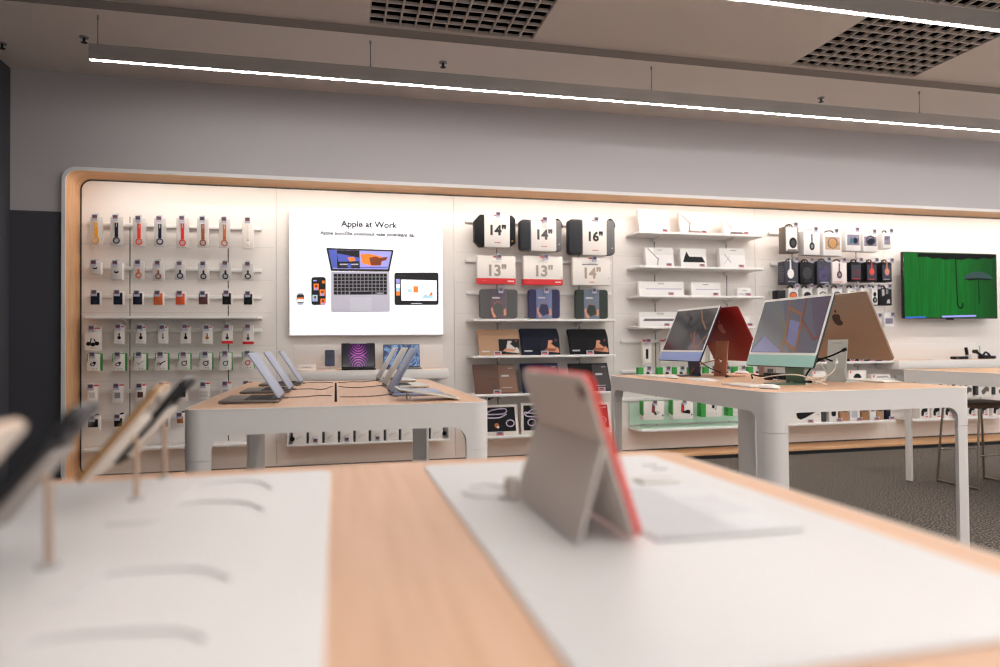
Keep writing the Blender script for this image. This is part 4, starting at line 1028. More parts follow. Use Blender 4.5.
R7 = [(-1.802, .423, .099, .109), (-1.627, .421, .085, .113), (-1.467, .42, .082, .114), (-1.302, .405, .08, .12), (-1.186, .433, .072, .101)]
d7 = ['black square charger', 'black square adapter', 'dark round charger', 'brown square charger', 'tan square charger']
for i, (x, z, w, h) in enumerate(R7):
    t = pack('charger_pack', f'white pack with {d7[i]} and hook tab, {ORD[i]} from left in the lowest row', 'charger pack', 'charger packs in the lowest row of the left bay', x, z, w, h, 5.86, .03, CARD)
    cm = [BLACK, BLACK, DGREY, MAROON, TAN][i]
    MB().rbox(-w / 2 + .014, w / 2 - .014, -.004, 0, .026, h - .022, cm, .0019).build('charger', t)
    MB().prism([(0, h + .003), (.035, h + .008), (.035, h + .02), (.01, h + .016)], .012, .016, BLACK, 'y').build('hook_tab', t)
rail('white peg rail behind the lowest row of charger packs in the left bay', -1.23, .494, 1.283, pegs_for(R7, 5.86))
shelf('lowest white shelf of the left bay, near the floor', -1.222, .287, 5.80, 1.275)

# ---- tray under the lightbox ---------------------------------------------------------------------
tr = thing('wall_tray', 'white low wall tray holding a row of small boxes under the laptop table', 'tray', (.276, YB, .25))
MB().rbox(-.656, .656, -.215, -.001, 0, .016, SHELF, .003).build('base', tr)
for s in (-1, 1): MB().rbox(s * .65 - .006, s * .65 + .006, -.21, -.001, .016, .135, SHELF, .003).build('end_panel', tr)
for i in range(1, 10): MB().rbox(-.625 + .124 * i - .006, -.625 + .124 * i + .006, -.19, -.001, .016, .12, DGREY, .002).build('divider', tr)
for s in (-1, 1): MB().cyl((s * .615, -.205, .06), (s * .615, -.185, .06), .018, BLACK, 16).cyl((s * .615, -.185, .06), (s * .615, -.03, .06), .006, BLACK, 8).build('end_knob', tr)
MB().box(-.64, .64, -.006, -.001, .016, .12, SEAM).build('back', tr, False)
box_proto = None
for i in range(10):
    x = .276 - .563 + .1235 * i + .003
    lab = f'small white box in the low tray, {ORD[i]} from the left' + (', with price tag' if i in (1, 3, 5) else '')
    t = thing('small_box', lab, 'box', (x, 5.80, .2665), 'small white boxes in the low tray')
    MB().rbox(-.0515, .0515, 0, .15, 0, .10, CARD, .003).build('package', t)
    p = MB(); p.tube(smooth_pts([(-.02, -.0006, .045), (-.005, -.0006, .06), (.005, -.0006, .05), (.022, -.0006, .066)], 4), .0012, MGREY, 5); p.ring(-.022, .042, .006, .0011, -.0006, MGREY, 10); p.build('print', t)
    if i in (1, 3, 5): price_tag(t, 0, -.001, .02, .9)

# ---- laptop bags bay -----------------------------------------------------------------------------
bags = [(1.347, 1.898, .366, .279, '14"', 1.362, .225, .284), (1.762, 1.874, .384, .274, '14"', 1.782, .229, .271), (2.236, 1.851, .438, .314, '16"', 2.258, .226, .309)]
bl = ['black chamfered laptop sleeve with white 14 inch band, left of the top bag row', 'black and grey laptop bag with white 14 inch band, middle of the top bag row', 'large black and grey laptop bag with white 16 inch band, right of the top row']
for i, (x, z, w, h, tx, bx, bw, bh) in enumerate(bags):
    t = thing('laptop_bag', bl[i], 'laptop bag', (x, 5.80, z), 'laptop bags on the top rail')
    if i == 0: poly = [(-w / 2 + .0, .05), (-w / 2 + .045, 0), (w / 2 - .05, -.0), (w / 2, .035), (w / 2, h - .03), (w / 2 - .03, h), (-w / 2 + .05, h), (-w / 2, h - .055)]
    else: poly = rrect(-w / 2, w / 2, 0, h, .035, 5)
    MB().prism(poly, 0, .085, BLACK if i == 0 else mat('bag_grey' + str(i), (.40, .40, .405), .75), 'y', .014).build('body', t)
    if i:
        MB().prism(rrect(-w / 2 - .002, bx - x - bw / 2, .002, h - .002, .03, 4), -.002, .087, mat('bag_black' + str(i), (.07, .08, .12), .65), 'y', .012).build('side_panel', t)
        MB().tube(smooth_pts([(w / 2 - .06, .04, h - .004), (w / 2 - .03, .035, h + .012), (w / 2 + .004, .04, h - .02), (w / 2 + .012, .045, h - .06)], 5), .009, BLACK, 8).build('handle', t)
        MB().disc(w / 2 - .03, .06, .006, .006, -.0012, 0.002, LGREY, 12).build('badge', t)
    else:
        MB().tube([(-w / 2 + .02, -.001, h - .04), (-bw / 2, -.001, h - .045)], .002, BLACK, 6).build('zip', t)
        MB().rbox(w / 2 - .04, w / 2 - .025, -.003, .002, .05, .056, YEL, .001).build('zip_pull', t)
    bd = MB().rbox(bx - x - bw / 2, bx - x + bw / 2, -.004, .089, -.003, h + .003, CARD, .004).build('paper_band', t)
    text_part('size_text', tx, .105, TXTK if i != 1 else TXTD, bd, (bx - x, -.0045, h * .50), .14 if i != 2 else .135, .0042)
    k = MB(); k.box(bx - x - .03, bx - x - .0, -.005, -.004, h - .012, h - .003, RED); k.box(bx - x - .025, bx - x + .03, -.005, -.004, .034, .042, mat('fine_red' + str(i), (.80, .50, .48), .6))
    k.box(bx - x - .045, bx - x + .035, -.005, -.004, h - .062, h - .057, LGREY); k.box(bx - x - .03, bx - x + .03, -.005, -.004, h - .075, h - .070, LGREY); k.build('fine_print', bd, False)
rail('white peg rail carrying the laptop bags, topmost in the bag bay', 1.80, 2.145, 1.37, [(bx, z + h + .014, 5.79) for (x, z, w, h, tx, bx, bw, bh) in bags])
b13 = [(1.359, 1.581, .338, .24, '13"'), (1.781, 1.578, .359, .25, '13"'), (2.233, 1.578, .354, .247, '14"')]
l13 = ['white 13 inch sleeve box with red base, left in the second bag row', 'white 13 inch sleeve box with red base, middle of the second bag row', 'plain white 14 inch sleeve box without red base, right in the second bag row']
for i, (x, z, w, h, tx) in enumerate(b13):
    t = pack('sleeve_box', l13[i], 'box', 'white sleeve boxes on the second rail', x, z, w, h, 5.82, .055, CARD)
    text_part('size_text', tx, .09, TXTG if i < 2 else mat('text_tan', (.66, .58, .52), .6), t, (.0, -.001, h * (.46 if i < 2 else .42)), .155, .003)
    if i < 2:
        r_ = MB().box(-w / 2 - .001, w / 2 + .001, -.001, .056, -.001, .048, RED).build('red_base', t, False)
        k = MB(); k.box(w / 2 - .07, w / 2 - .015, -.0016, -.001, .018, .028, CARD); k.box(-w / 2 + .04, -w / 2 + .08, -.0016, -.001, .022, .026, mat('fine_pink' + str(i), (.9, .35, .35), .5)); k.build('fine_print', r_, False)
    else:
        k = MB(); k.box(-.02, .025, -.001, 0, .025, .032, RED); k.box(-.09, .06, -.001, 0, h - .065, h - .058, TXTD); k.build('fine_print', t, False)
    k = MB(); k.box(-.03, .005, -.001, 0, h - .012, h - .002, RED); k.box(-.04, .04, -.001, 0, h - .052, h - .048, LGREY); k.box(w / 2 - .022, w / 2 - .012, -.001, 0, .06, .07, LGREY); k.build('top_print', t, False)
rail('white peg rail carrying the white sleeve boxes, second in the bag bay', 1.80, 1.797, 1.37, [(x + .015, z + h + PZ, 5.82) for (x, z, w, h, tx) in b13])
slv = [(1.382, 1.283, .34, .253), (1.795, 1.283, .291, .257), (2.24, 1.278, .312, .263)]
sc3 = [(mat('felt_grey', (.33, .33, .33), .85), 'dark grey', PRTD), (mat('felt_navy', (.19, .19, .32), .85), 'navy', PRTB), (mat('felt_green', (.19, .215, .20), .85), 'dark green', mat('print_slate', (.40, .44, .50), .6))]
for i, (x, z, w, h) in enumerate(slv):
    t = thing('felt_sleeve', f'{sc3[i][1]} felt laptop sleeve with card band, {ORD[i]} from left above the bag shelves', 'sleeve', (x, 5.84, z), 'felt sleeves on the third rail')
    MB().prism(rrect(-w / 2, w / 2, 0, h, .026, 5), 0, .04, sc3[i][0], 'y', .008).build('body', t)
    bx = -.003; bw = .145
    bd = MB().rbox(bx - bw / 2, bx + bw / 2, -.003, .043, -.001, h + .002, sc3[i][2], .003).build('card_band', t)
    k = MB(); k.prism([(bx - .05, .06), (bx - .01, .02), (bx + .045, .045), (bx + .03, .12), (bx - .03, .125)], -.0045, -.003, sc3[i][0], 'y')
    k.prism([(bx - .07, .08), (bx - .055, .10), (bx - .045, .05), (bx - .02, .01), (bx - .045, .005), (bx - .06, .04)], -.004, -.003, SKIN, 'y')
    k.prism([(bx + .045, .02), (bx + .068, .03), (bx + .065, .09), (bx + .045, .075)], -.004, -.003, SKIN, 'y')
    k.tube(smooth_pts([(bx - .04, -.003, .12), (bx - .01, -.003, .145), (bx + .03, -.003, .12)], 4), .003, TAN, 6)
    k.box(bx - .055, bx + .01, -.0036, -.003, h - .082, h - .07, LGREY); k.build('printed_picture', bd, False)
rail('white peg rail carrying the felt sleeves, third in the bag bay', 1.80, 1.512, 1.36, [(x + .01, z + h + PZ, 5.84) for (x, z, w, h) in slv])
S3X = 1.757
for z, l in ((1.273, 'topmost white shelf of the bag bay, below the felt sleeves'), (.960, 'second white shelf of the bag bay, under the leaning tan and navy sleeves'), (.631, 'third white shelf of the bag bay, under the brown and black cases'), (.274, 'lowest white shelf of the bag bay, under the framed cable packs')):
    shelf(l, 1.775, z, 5.74, 1.31)
def shelf_tag(label, x, y, z, s=1.0):
    t = thing('shelf_price_label', label, 'price label', (x, y, z), 'price labels on the shelves')
    MB().rbox(-.034 * s, .034 * s, -.004, 0, 0, .036 * s, TAGF, .001, 1).build('card', t)
    k = MB(); k.box(-.029 * s, .029 * s, -.0046, -.004, .006 * s, .031 * s, LGREY); k.box(-.027 * s, .027 * s, -.005, -.0046, .007 * s, .016 * s, RED); k.box(-.026 * s, .020 * s, -.005, -.0046, .018 * s, .029 * s, DGREY); k.build('print', t, False)
    MB().rbox(-.02 * s, .02 * s, 0, .012, 0, .004, TAGF, .001, 1).build('foot', t)
def lean(deg, z0=0): return Matrix.Rotation(math.radians(-deg), 4, 'X')
TANL = mat('leather_tan', (.70, .545, .42), .6); BRL = mat('leather_brown', (.40, .27, .21), .55); BRL2 = mat('leather_brown_light', (.52, .38, .30), .55)
f1 = [(1.37, .9612, .38, .227, TANL, 'tan'), (1.741, .9612, .365, .234, mat('case_navy', (.07, .085, .16), .6, spec=.2), 'navy'), (2.19, .9612, .385, .228, mat('case_black', (.055, .055, .07), .6, spec=.2), 'black')]
for i, (x, z, w, h, m, cn) in enumerate(f1):
    t = thing('envelope_sleeve', f'{cn} envelope laptop sleeve leaning on the second shelf, {ORD[i]} from left', 'sleeve', (x, 5.79, z), 'envelope sleeves on the second bag shelf')
    ML = lean(13); hh_ = h * 1.02
    MB().prism([(-w / 2 + .02, 0), (w / 2, 0), (w / 2, hh_ * .70), (w / 2 - .012, hh_ - .014), (w / 2 - .025, hh_), (-w / 2 + .012, hh_), (-w / 2, hh_ - .012), (-w / 2 + .012, hh_ * .7)], 0, .022, m, 'y', .004).xf(ML).build('body', t)
    MB().prism([(-w / 2 + .006, hh_ - .004), (w / 2 - .02, hh_ - .004), (w / 2 - .006, hh_ * .66), (-w / 2 + .014, hh_ * .66)], -.004, 0, m, 'y', .0015).xf(ML).build('flap', t)
    k = MB(); k.prism([(-.0, .01), (w / 2 - .006, .01), (w / 2 - .006, hh_ * .62), (-.0, hh_ * .62)], -.003, -.0008, BLACK if i == 0 else m, 'y')
    k.prism([(.06, .03), (w / 2 - .01, .018), (w / 2 - .012, .05), (.11, hh_ * .55), (.08, hh_ * .55)], -.0036, -.003, CARDG if i == 0 else SKIN, 'y')
    k.prism([(.03, .035), (.13, .03), (.15, .055), (.06, .06)], -.004, -.0036, SKIN if i == 0 else BROWN, 'y'); k.prism([(.10, .10), (.15, .06), (.16, .08), (.12, .12)], -.0042, -.0036, BLACK, 'y'); k.disc(w / 2 - .035, hh_ * .55, .012, .012, -.0042, -.003, MAROON, 14)
    k.xf(ML).build('printed_card', t, False)
    k = MB(); k.box(-w / 2 + .04, -w / 2 + .11, -.0012, 0, .03, .042, LGREY); k.xf(ML).build('lettering', t, False)
    shelf_tag(f'small price label on the second bag shelf in front of the {cn} envelope sleeve', x - (.02 if i == 0 else -.03 if i == 1 else 0), 5.765, z, 1.0)
f2 = [(1.344, .6322, .40, .252, BRL, 'brown'), (1.751, .6322, .372, .258, mat('case_blue', (.10, .12, .26), .6, spec=.2), 'dark blue'), (2.205, .6322, .40, .251, mat('case_charcoal', (.08, .075, .09), .6, spec=.2), 'charcoal')]
for i, (x, z, w, h, m, cn) in enumerate(f2):
    t = thing('flat_case', f'{cn} flat laptop case leaning on the third shelf, {ORD[i]} from left', 'case', (x, 5.79, z), 'flat cases on the third bag shelf')
    ML = lean(10)
    MB().prism([(-w / 2 + .016, 0), (w / 2, 0), (w / 2 - .028, h * 1.01), (-w / 2, h * 1.01)], 0, .022, m, 'y', .004).xf(ML).build('body', t)
    k = MB(); k.prism([(.03, .012), (w / 2 - .012, .012), (w / 2 - .036, h * .96), (.022, h * .96)], -.002, 0, BRL2 if i == 0 else mat('panel_' + cn.replace(' ', '_'), (.20, .20, .33) if i == 1 else (.24, .22, .23), .6), 'y'); k.xf(ML).build('side_panel', t, False)
    k = MB(); k.box(.05, .115, -.003, -.002, h * .58, h * .64, LGREY); k.box(w / 2 - .09, w / 2 - .05, -.003, -.002, h * .86, h * .88, LGREY); k.box(.05, .14, -.003, -.002, .05, .054, LGREY); k.xf(ML).build('lettering', t, False)
    k = MB(); [k.box(-w / 2 + .014, .02, -.001, 0, q, q + .003, SEAM if i else MAROON) for q in (h * .5, h * .88)]; k.xf(ML).build('seam', t, False)
    if i != 1: shelf_tag(f'small price label on the third bag shelf in front of the {cn} flat case', x + (.0 if i == 0 else .09), 5.765, z, 1.0)
fr = [(1.365, .2752, .353, .262, BLACK, 'black', 0), (1.738, .2752, .351, .271, BLACK, 'black', 1), (2.209, .2752, .381, .258, mat('pack_red', (.55, .08, .12), .5), 'dark red', 2)]
NEON = mat('cable_lilac', (.86, .80, .90), .4)
for i, (x, z, w, h, m, cn, k_) in enumerate(fr):
    t = thing('framed_cable_pack', ['cream-bordered black pack with white cable loops, left on the lowest bag shelf', 'cream-bordered black cable pack half hidden by the tablet, lowest bag shelf', 'cream-bordered dark red cable pack right of the tablet, lowest bag shelf'][i], 'cable pack', (x, 5.79, z), 'framed cable packs on the lowest bag shelf')
    ML = lean(8)
    MB().prism([(-w / 2, 0), (w / 2, 0), (w / 2 - .012, h), (-w / 2 + .004, h)], 0, .03, CREAM, 'y', .003).xf(ML).build('package', t)
    MB().prism([(-w / 2 + .022, .032), (w / 2 - .026, .032), (w / 2 - .034, h - .022), (-w / 2 + .026, h - .022)], -.002, 0, m, 'y').xf(ML).build('window', t, False)
    k = MB()
    k.tube(smooth_pts([(-.13, -.004, .175), (-.06, -.004, .215), (.06, -.004, .225), (.05, -.004, .185), (-.08, -.004, .18), (-.14, -.004, .19), (-.12, -.004, .155), (0, -.004, .15), (.07, -.004, .18)], 5), .0045, NEON, 7)
    k.ring(.10 if i != 1 else -.08, .10, .028, .0045, -.004, NEON, 20, 1.25)
    if i == 2: k.tube(smooth_pts([(.0, -.004, .05), (.06, -.004, .12), (.08, -.004, .2), (.14, -.004, .215)], 5), .004, NEON, 7)
    k.xf(ML).build('cable_loops', t)
    k = MB(); k.disc(-.02, .085, .02, .02, -.0035, -.002, TAN, 14); k.disc(-.01, .07, .012, .01, -.004, -.002, CREAM, 12); k.xf(ML).build('printed_mark', t, False)
    shelf_tag(f'small price label on the lowest bag shelf in front of the {"left black" if i == 0 else "hidden black" if i == 1 else "dark red"} cable pack', x - .0, 5.765, z, 1.0)
ck = thing('hook_clip', 'tiny black wire clip on the wall above the left framed cable pack', 'clip', (1.32, YB, .585))
MB().tube(smooth_pts([(-.03, -.01, 0), (-.02, -.02, .03), (.02, -.02, .03), (.03, -.02, 0), (.0, -.02, -.01)], 4), .004, BLACK, 6).build('wire', ck)
MB().rbox(-.01, .01, -.012, -.001, -.02, .0, BLACK, .002).build('base', ck)

# ---- tablet-accessory bay (white boxes on four shelves) ------------------------------------------
for z, l in ((2.066, 'topmost white shelf of the white-box bay'), (1.755, 'second white shelf of the white-box bay'), (1.490, 'third white shelf of the white-box bay'), (1.207, 'fourth white shelf of the white-box bay, behind the blue computer'), (.28, 'lowest white shelf of the white-box bay, under the computer table')):
    sh_low = shelf(l, 3.29, z, 5.74, 1.29)
MB().box(-.64, .61, -.012, -.005, .04, .24, GLASSG).build('back_panel', sh_low, False)
MB().box(-.63, .61, -.235, -.015, .0205, .026, GLASSG).build('glass_plate', sh_low, False)
TIT = mat('box_print_grey', (.66, .64, .63), .5); BRZ = mat('print_bronze', (.52, .45, .42), .5); LILP = mat('print_lilac', (.74, .71, .78), .5)
def wbox(label, x, z, w, h, art, yf=5.80, d=.06, tilt=0.0, tone=WBOX, group='white boxes on the white-box bay shelves', tagx=.0):
    t = thing('white_box', label, 'box', (x, yf, z + .0006), group)
    ML = lean(tilt)
    MB().rbox(-w / 2, w / 2, 0, d, 0, h, tone, .003).xf(ML).build('package', t)
    if art:
        p = MB(); art(p, w, h); p.xf(ML).build('print', t, False)
    shelf_tag('small price label in front of the ' + label.split(',')[0], x + tagx, 5.765, z, .85)
    return t
def stroke(p, pts, wd, m):
    for q in band(pts, wd): p.prism(q, -.0009, 0, m, 'y')
def a_stand1(p, w, h): stroke(p, [(-.05, .02), (-.055, h * .6)], .004, LILP); stroke(p, [(-.055, h * .5), (-.03, h * .1)], .003, LILP)
def a_stand2(p, w, h):
    stroke(p, [(-w * .46, h * .88), (-w * .16, h * .48), (-w * .22, h * .1)], .015, BRZ); stroke(p, [(-w * .22, h * .10), (w * .4, h * .10)], .024, BRZ); stroke(p, [(-w * .2, h * .17), (w * .3, h * .13)], .010, TIT)
def a_stand3(p, w, h):
    stroke(p, [(-w * .45, h * .92), (-w * .16, h * .40)], .014, mat('print_mauve', (.60, .50, .50), .5)); p.prism([(-w * .28, .012), (w * .38, .012), (w * .26, .035), (-w * .20, .035)], -.0009, 0, mat('print_mauve2', (.36, .30, .32), .5), 'y')
def a_pen(p, w, h): stroke(p, [(-w * .40, h * .94), (-w * .05, h * .40)], .008, BRZ); stroke(p, [(-w * .05, h * .45), (-w * .10, h * .1)], .014, TIT); p.box(-w * .2, w * .5, -.0006, 0, h * .62, h, mat('box_upper_grey', (.87, .855, .84), .5)); p.box(-.02, .03, -.001, 0, h * .86, h * .90, TIT)
def a_kbfold(p, w, h): p.prism([(-w * .42, h * .28), (w * .44, h * .28), (w * .34, h * .58), (-w * .16, h * .58), (-w * .26, h * .86), (-w * .34, h * .60)], -.0009, 0, BLACK, 'y'); p.box(-w * .5, w * .5, -.0006, 0, h * .60, h, mat('box_upper_grey2', (.88, .87, .86), .5))
def a_trackpad(p, w, h): stroke(p, [(-w * .30, h * .70), (-w * .08, h * .30)], .010, TIT); stroke(p, [(-w * .35, h * .2), (-w * .1, h * .62)], .006, LILP); p.box(-w * .5, w * .5, -.0006, 0, h * .66, h, mat('box_upper_grey3', (.87, .855, .84), .5)); p.box(-.02, .05, -.001, 0, h * .88, h * .92, BRZ)
def a_kbd(p, w, h): p.box(-w * .5, w * .5, -.0006, 0, h * .50, h, mat('box_upper_grey4', (.89, .875, .865), .5)); p.box(-w * .34, w * .46, -.001, 0, h * .44, h * .52, LILP); p.box(-.03, .03, -.001, 0, h * .82, h * .87, BRZ)
def a_kbd2(p, w, h): a_kbd(p, w, h)
def a_small(p, w, h): p.box(-w * .35, w * .1, -.001, 0, h * .2, h * .35, LILP); p.box(-.02, .03, -.001, 0, h * .7, h * .78, TIT)
def a_kbdark(p, w, h): p.prism([(-w * .42, h * .38), (w * .46, h * .38), (w * .44, h * .54), (-w * .36, h * .54)], -.001, 0, mat('print_keys_dark', (.36, .31, .33), .5), 'y'); p.box(-w * .40, w * .44, -.0014, -.001, h * .47, h * .49, MGREY); p.box(-w * .5, w * .5, -.0006, 0, h * .66, h, mat('box_upper_grey5', (.87, .855, .84), .5)); p.box(-.02, .05, -.001, 0, h * .84, h * .90, BRZ)
wb_list = [
 ('plain white box, left on the top white-box shelf', 2.856, 2.066, .296, .222, a_stand1, 5.83, .05, 8, .07), ('white box with bent bronze stand print, middle of the top white-box shelf', 3.268, 2.066, .291, .215, a_stand2, 5.83, .05, 8, .05), ('white box with mauve stand print, right on the top white-box shelf', 3.684, 2.066, .246, .170, a_stand3, 5.82, .05, 8, .07),
 ('white box with slanted pen print, left on the second white-box shelf', 2.903, 1.755, .279, .180, a_pen, 5.82, .05, 8, .06), ('white box with black folding keyboard print, middle of the second white-box shelf', 3.246, 1.755, .263, .178, a_kbfold, 5.82, .05, 8, .05), ('white box with pale crossing lines print, right on the second white-box shelf', 3.652, 1.755, .267, .192, a_trackpad, 5.82, .05, 8, .05),
 ('long white keyboard box, left on the third white-box shelf', 2.908, 1.490, .445, .130, a_kbd, 5.81, .04, 6, .07), ('medium white keyboard box, middle of the third white-box shelf', 3.36, 1.490, .298, .128, a_kbd2, 5.81, .04, 6, .07), ('tiny white box, right on the third white-box shelf', 3.749, 1.490, .143, .075, a_small, 5.80, .07, 0, .02),
 ('long white box with dark keyboard print, left on the fourth white-box shelf', 2.884, 1.207, .392, .134, a_kbdark, 5.81, .04, 6, .05), ('small white box behind the red-backed computer, right on the fourth white-box shelf', 3.723, 1.207, .16, .09, a_small, 5.80, .07, 0, .06)]
for (l, x, z, w, h, a, yf, d, ti, tx) in wb_list: wbox(l, x, z, w, h, a, yf, d, ti, tagx=tx)

red4 = [(2.774, .877, .086, .209), (2.953, .875, .087, .211), (3.132, .875, .088, .209), (3.316, .873, .089, .21), (3.455, .871, .08, .211), (3.62, .871, .085, .21)]
for i, (x, z, w, h) in enumerate(red4):
    t = pack('slim_pack', f'slim white red-topped pack, {ORD[i]} from left on the rail behind the blue and red computers', 'slim pack', 'slim red-topped packs behind the computers', x, z, w, h, 5.85, .03, CARD)
    k = MB(); k.box(-w / 2, w / 2, -.001, .0, h - .016, h + .0005, RED); k.box(-w / 2, w / 2, 0, .03, h, h + .001, RED); k.build('red_top', t, False)
    MB().rbox(-.012, .014, -.002, 0, .035, .125, [BLACK, DGREY, MGREY, MGREY, BROWN, DGREY][i], .0008, 1).build('print', t)
rail('white peg rail with slim red-topped packs, behind the blue computer', 3.25, 1.072, 1.36, pegs_for(red4, 5.85))
gr4 = [(2.734, .715, .136, .122), (2.925, .712, .138, .122), (3.064, .712, .12, .122), (3.235, .708, .128, .123), (3.387, .708, .12, .123), (3.531, .706, .12, .123), (3.69, .706, .13, .123), (3.853, .704, .134, .123)]
def green_box(t, w, h, d, top=True, frac=.36):
    g = MB(); g.box(-w / 2 - .001, -w / 2, .001, d - .001, .001, h - .001, GREEN); g.box(-w / 2, -w / 2 + w * frac, -.001, 0, .0, h, GREEN)
    if top: g.box(-w / 2, w / 2, 0, d, h, h + .001, GREEN)
    g.build('green_panel', t, False)
for i, (x, z, w, h) in enumerate(gr4):
    t = pack('green_white_box', f'green and white box, {ORD[i]} from left in the row just above the computer table', 'box', 'green and white boxes just above the computer table', x, z, w, h, 5.80, .05, CARD)
    green_box(t, w, h, .05)
    MB().rbox(.008, .04, -.002, 0, .03, .08, DGREY, .0009, 1).build('print', t)
rail('white peg rail with green and white boxes just above the computer table', 3.25, .793, 1.36, [(x + .02, z + h + PZ, 5.80) for (x, z, w, h) in gr4])
gr5 = [(2.80, .361, .205, .171), (3.09, .36, .205, .173), (3.382, .371, .21, .17), (3.66, .371, .21, .165)]
g5 = ['green-sided white box with red and black stand print, first under the computer table', 'green-sided white box with red stand print, second under the computer table', 'green and white box with black earphone print, third under the computer table', 'green and white box with small black print, fourth under the computer table']
for i, (x, z, w, h) in enumerate(gr5):
    t = pack('green_sided_box', g5[i], 'box', 'green-sided boxes under the computer table', x, z, w, h, 5.78, .075, CARD)
    if i < 2:
        g = MB(); g.prism([(.003, .035), (.075, .055), (.075, h), (.003, h)], -w / 2 - .001, -w / 2, GREEN, 'x'); g.prism([(-w / 2, .04), (-w / 2 + .006, .05), (-w / 2 + .006, h), (-w / 2, h)], -.001, 0, GREEN, 'y'); g.box(-w / 2, w / 2, .0, .075, h, h + .001, GREEN); g.build('green_panel', t, False)
        p = MB(); p.prism([(-.02, .07), (.012, .06), (.012, .15), (-.012, .15)], -.002, 0, MAROON, 'y'); p.prism([(-.012, .075), (.002, .07), (.002, .13), (-.008, .13)], -.003, -.002, RED, 'y')
        if i: p.prism([(-.02, .06), (.07, .045), (.075, .075), (.05, .085), (.0, .07)], -.003, 0, BLACK, 'y')
        else: p.disc(.02, .06, .016, .016, -.003, 0, BLACK, 14); p.disc(.038, .065, .02, .014, -.0034, 0, LGREY, 14)
        p.box(w / 2 - .02, w / 2 - .008, -.001, 0, .03, .045, BLACK); p.build('print', t, False)
    else:
        green_box(t, w, h, .075, True, .22)
        p = MB(); p.prism([(-.0, .08), (.028, .075), (.036, .125), (.008, .13)], -.002, 0, BLACK, 'y'); p.tube([(.04, -.001, .06), (.05, -.001, .12), (.07, -.001, .12)], .003, DGREY, 6); [p.box(-.05 + .03 * q, -.042 + .03 * q, -.001, 0, .03, .034, MGREY) for q in range(4)]; p.build('print', t, False)
rail('white peg rail with green-sided boxes under the computer table', 3.22, .535, 1.29, [(x + .0, z + h + PZ, 5.78) for (x, z, w, h) in gr5])

# ---- headphone bay -------------------------------------------------------------------------------
HP = 'headphone boxes'
PURP = mat('box_aubergine', (.17, .17, .24), .45); INK = mat('box_ink', (.06, .06, .085), .5, spec=.25); TAUPE = mat('box_taupe', (.36, .32, .29), .5); PKW = mat('box_pinkwhite', (.90, .86, .85), .5)
PHOTO = ramp_mat('print_photo_warm', [(.35, (.62, .50, .42)), (.55, (.80, .66, .52)), (.7, (.58, .52, .50))], 14, rough=.5)
PHOTO2 = ramp_mat('print_photo_cool', [(.35, (.30, .30, .42)), (.55, (.55, .52, .60)), (.7, (.36, .40, .52))], 14, rough=.5)
HRED = mat('headphone_red', (.86, .27, .18), .4); ROSE = mat('headphone_rose', (.80, .52, .44), .4); OCHRE = mat('headphone_ochre', (.80, .58, .30), .4); WINE = mat('headphone_wine', (.30, .13, .18), .4)
def cups(p, cx, cz, s, m, tilt=0.0):
    """side view of over-ear headphones printed on a box"""
    p.disc(cx, cz, .030 * s, .040 * s, -.002, 0, m, 20)
    stroke(p, [(cx, cz + .03 * s), (cx - tilt * .3, cz + .075 * s), (cx - tilt, cz + .115 * s)], .014 * s, m)
    p.disc(cx, cz, .014 * s, .020 * s, -.003, -.002, MGREY if m in (BLACK, INK, NAVY, WINE) else m, 16)
H1 = [(4.244, 1.908, .147, .25), (4.463, 1.893, .178, .229), (4.693, 1.889, .205, .223), (4.929, 1.943, .165, .189), (5.126, 1.939, .168, .18), (5.323, 1.974, .094, .157)]
l1 = ['taupe-sided box with white front and big black headphones, first in the top headphone row', 'plain white box with navy headphones, second in the top headphone row', 'white box with warm photo of ochre headphones, third in the top headphone row', 'white box with bluish earbuds photo, fourth in the top headphone row', 'white box with dark blue headphones photo, fifth in the top headphone row', 'narrow white box with grey photo, last in the top headphone row']
for i, (x, z, w, h) in enumerate(H1):
    t = pack('headphone_box', l1[i], 'box', 'headphone boxes in the top row', x, z, w, h, 5.76, .10 if i < 3 else .085, [TAUPE, WBOX, WBOX, WBOX, WBOX, WBOX][i])
    p = MB()
    if i == 0:
        p.box(-w / 2 + .008, w / 2 - .016, -.001, 0, .02, h - .006, WBOX); stroke(p, [(-.05, h - .04), (-.035, h - .02), (.0, h - .05), (.03, h - .13)], .022, BLACK); p.disc(.01, .095, .042, .052, -.0022, -.001, BLACK, 20); p.disc(.012, .092, .024, .032, -.003, -.0022, DGREY, 18); p.box(-.05, .05, -.0012, 0, .022, .032, BLACK)
    elif i == 1: cups(p, .0, .082, .95, NAVY); stroke(p, [(0, .15), (0, h - .03)], .014, DGREY)
    elif i == 2: p.box(-w / 2 + .02, w / 2 - .02, -.001, 0, .06, h - .04, PHOTO); p.disc(-.0, .115, .03, .04, -.003, -.001, OCHRE, 18); p.ring(0, .125, .05, .006, -.002, BRZ, 22)
    elif i == 3: p.box(-w / 2 + .012, w / 2 - .012, -.001, 0, .055, h - .03, PHOTO2); p.disc(-.02, .1, .022, .03, -.003, -.001, mat('print_teal', (.22, .45, .50), .5), 16); p.disc(.025, .1, .026, .03, -.003, -.001, NAVY, 16)
    elif i == 4: p.box(-w / 2 + .012, w / 2 - .012, -.001, 0, .055, h - .03, PHOTO2); p.disc(.01, .1, .045, .03, -.003, -.001, NAVY, 16); p.ring(0, .11, .045, .006, -.002, DGREY, 20)
    else: p.box(-w / 2 + .012, w / 2 - .012, -.001, 0, .04, h - .03, PHOTO2)
    p.build('print', t, False)
    MB().tube(smooth_pts([(-w * .35, .03, h + .002), (-w * .2, .028, h + .02), (w * .05, .028, h + .022), (w * .2, .03, h + .002)], 4), .006, BLACK if i in (0, 2, 5) else LGREY, 7).build('hang_loop', t)
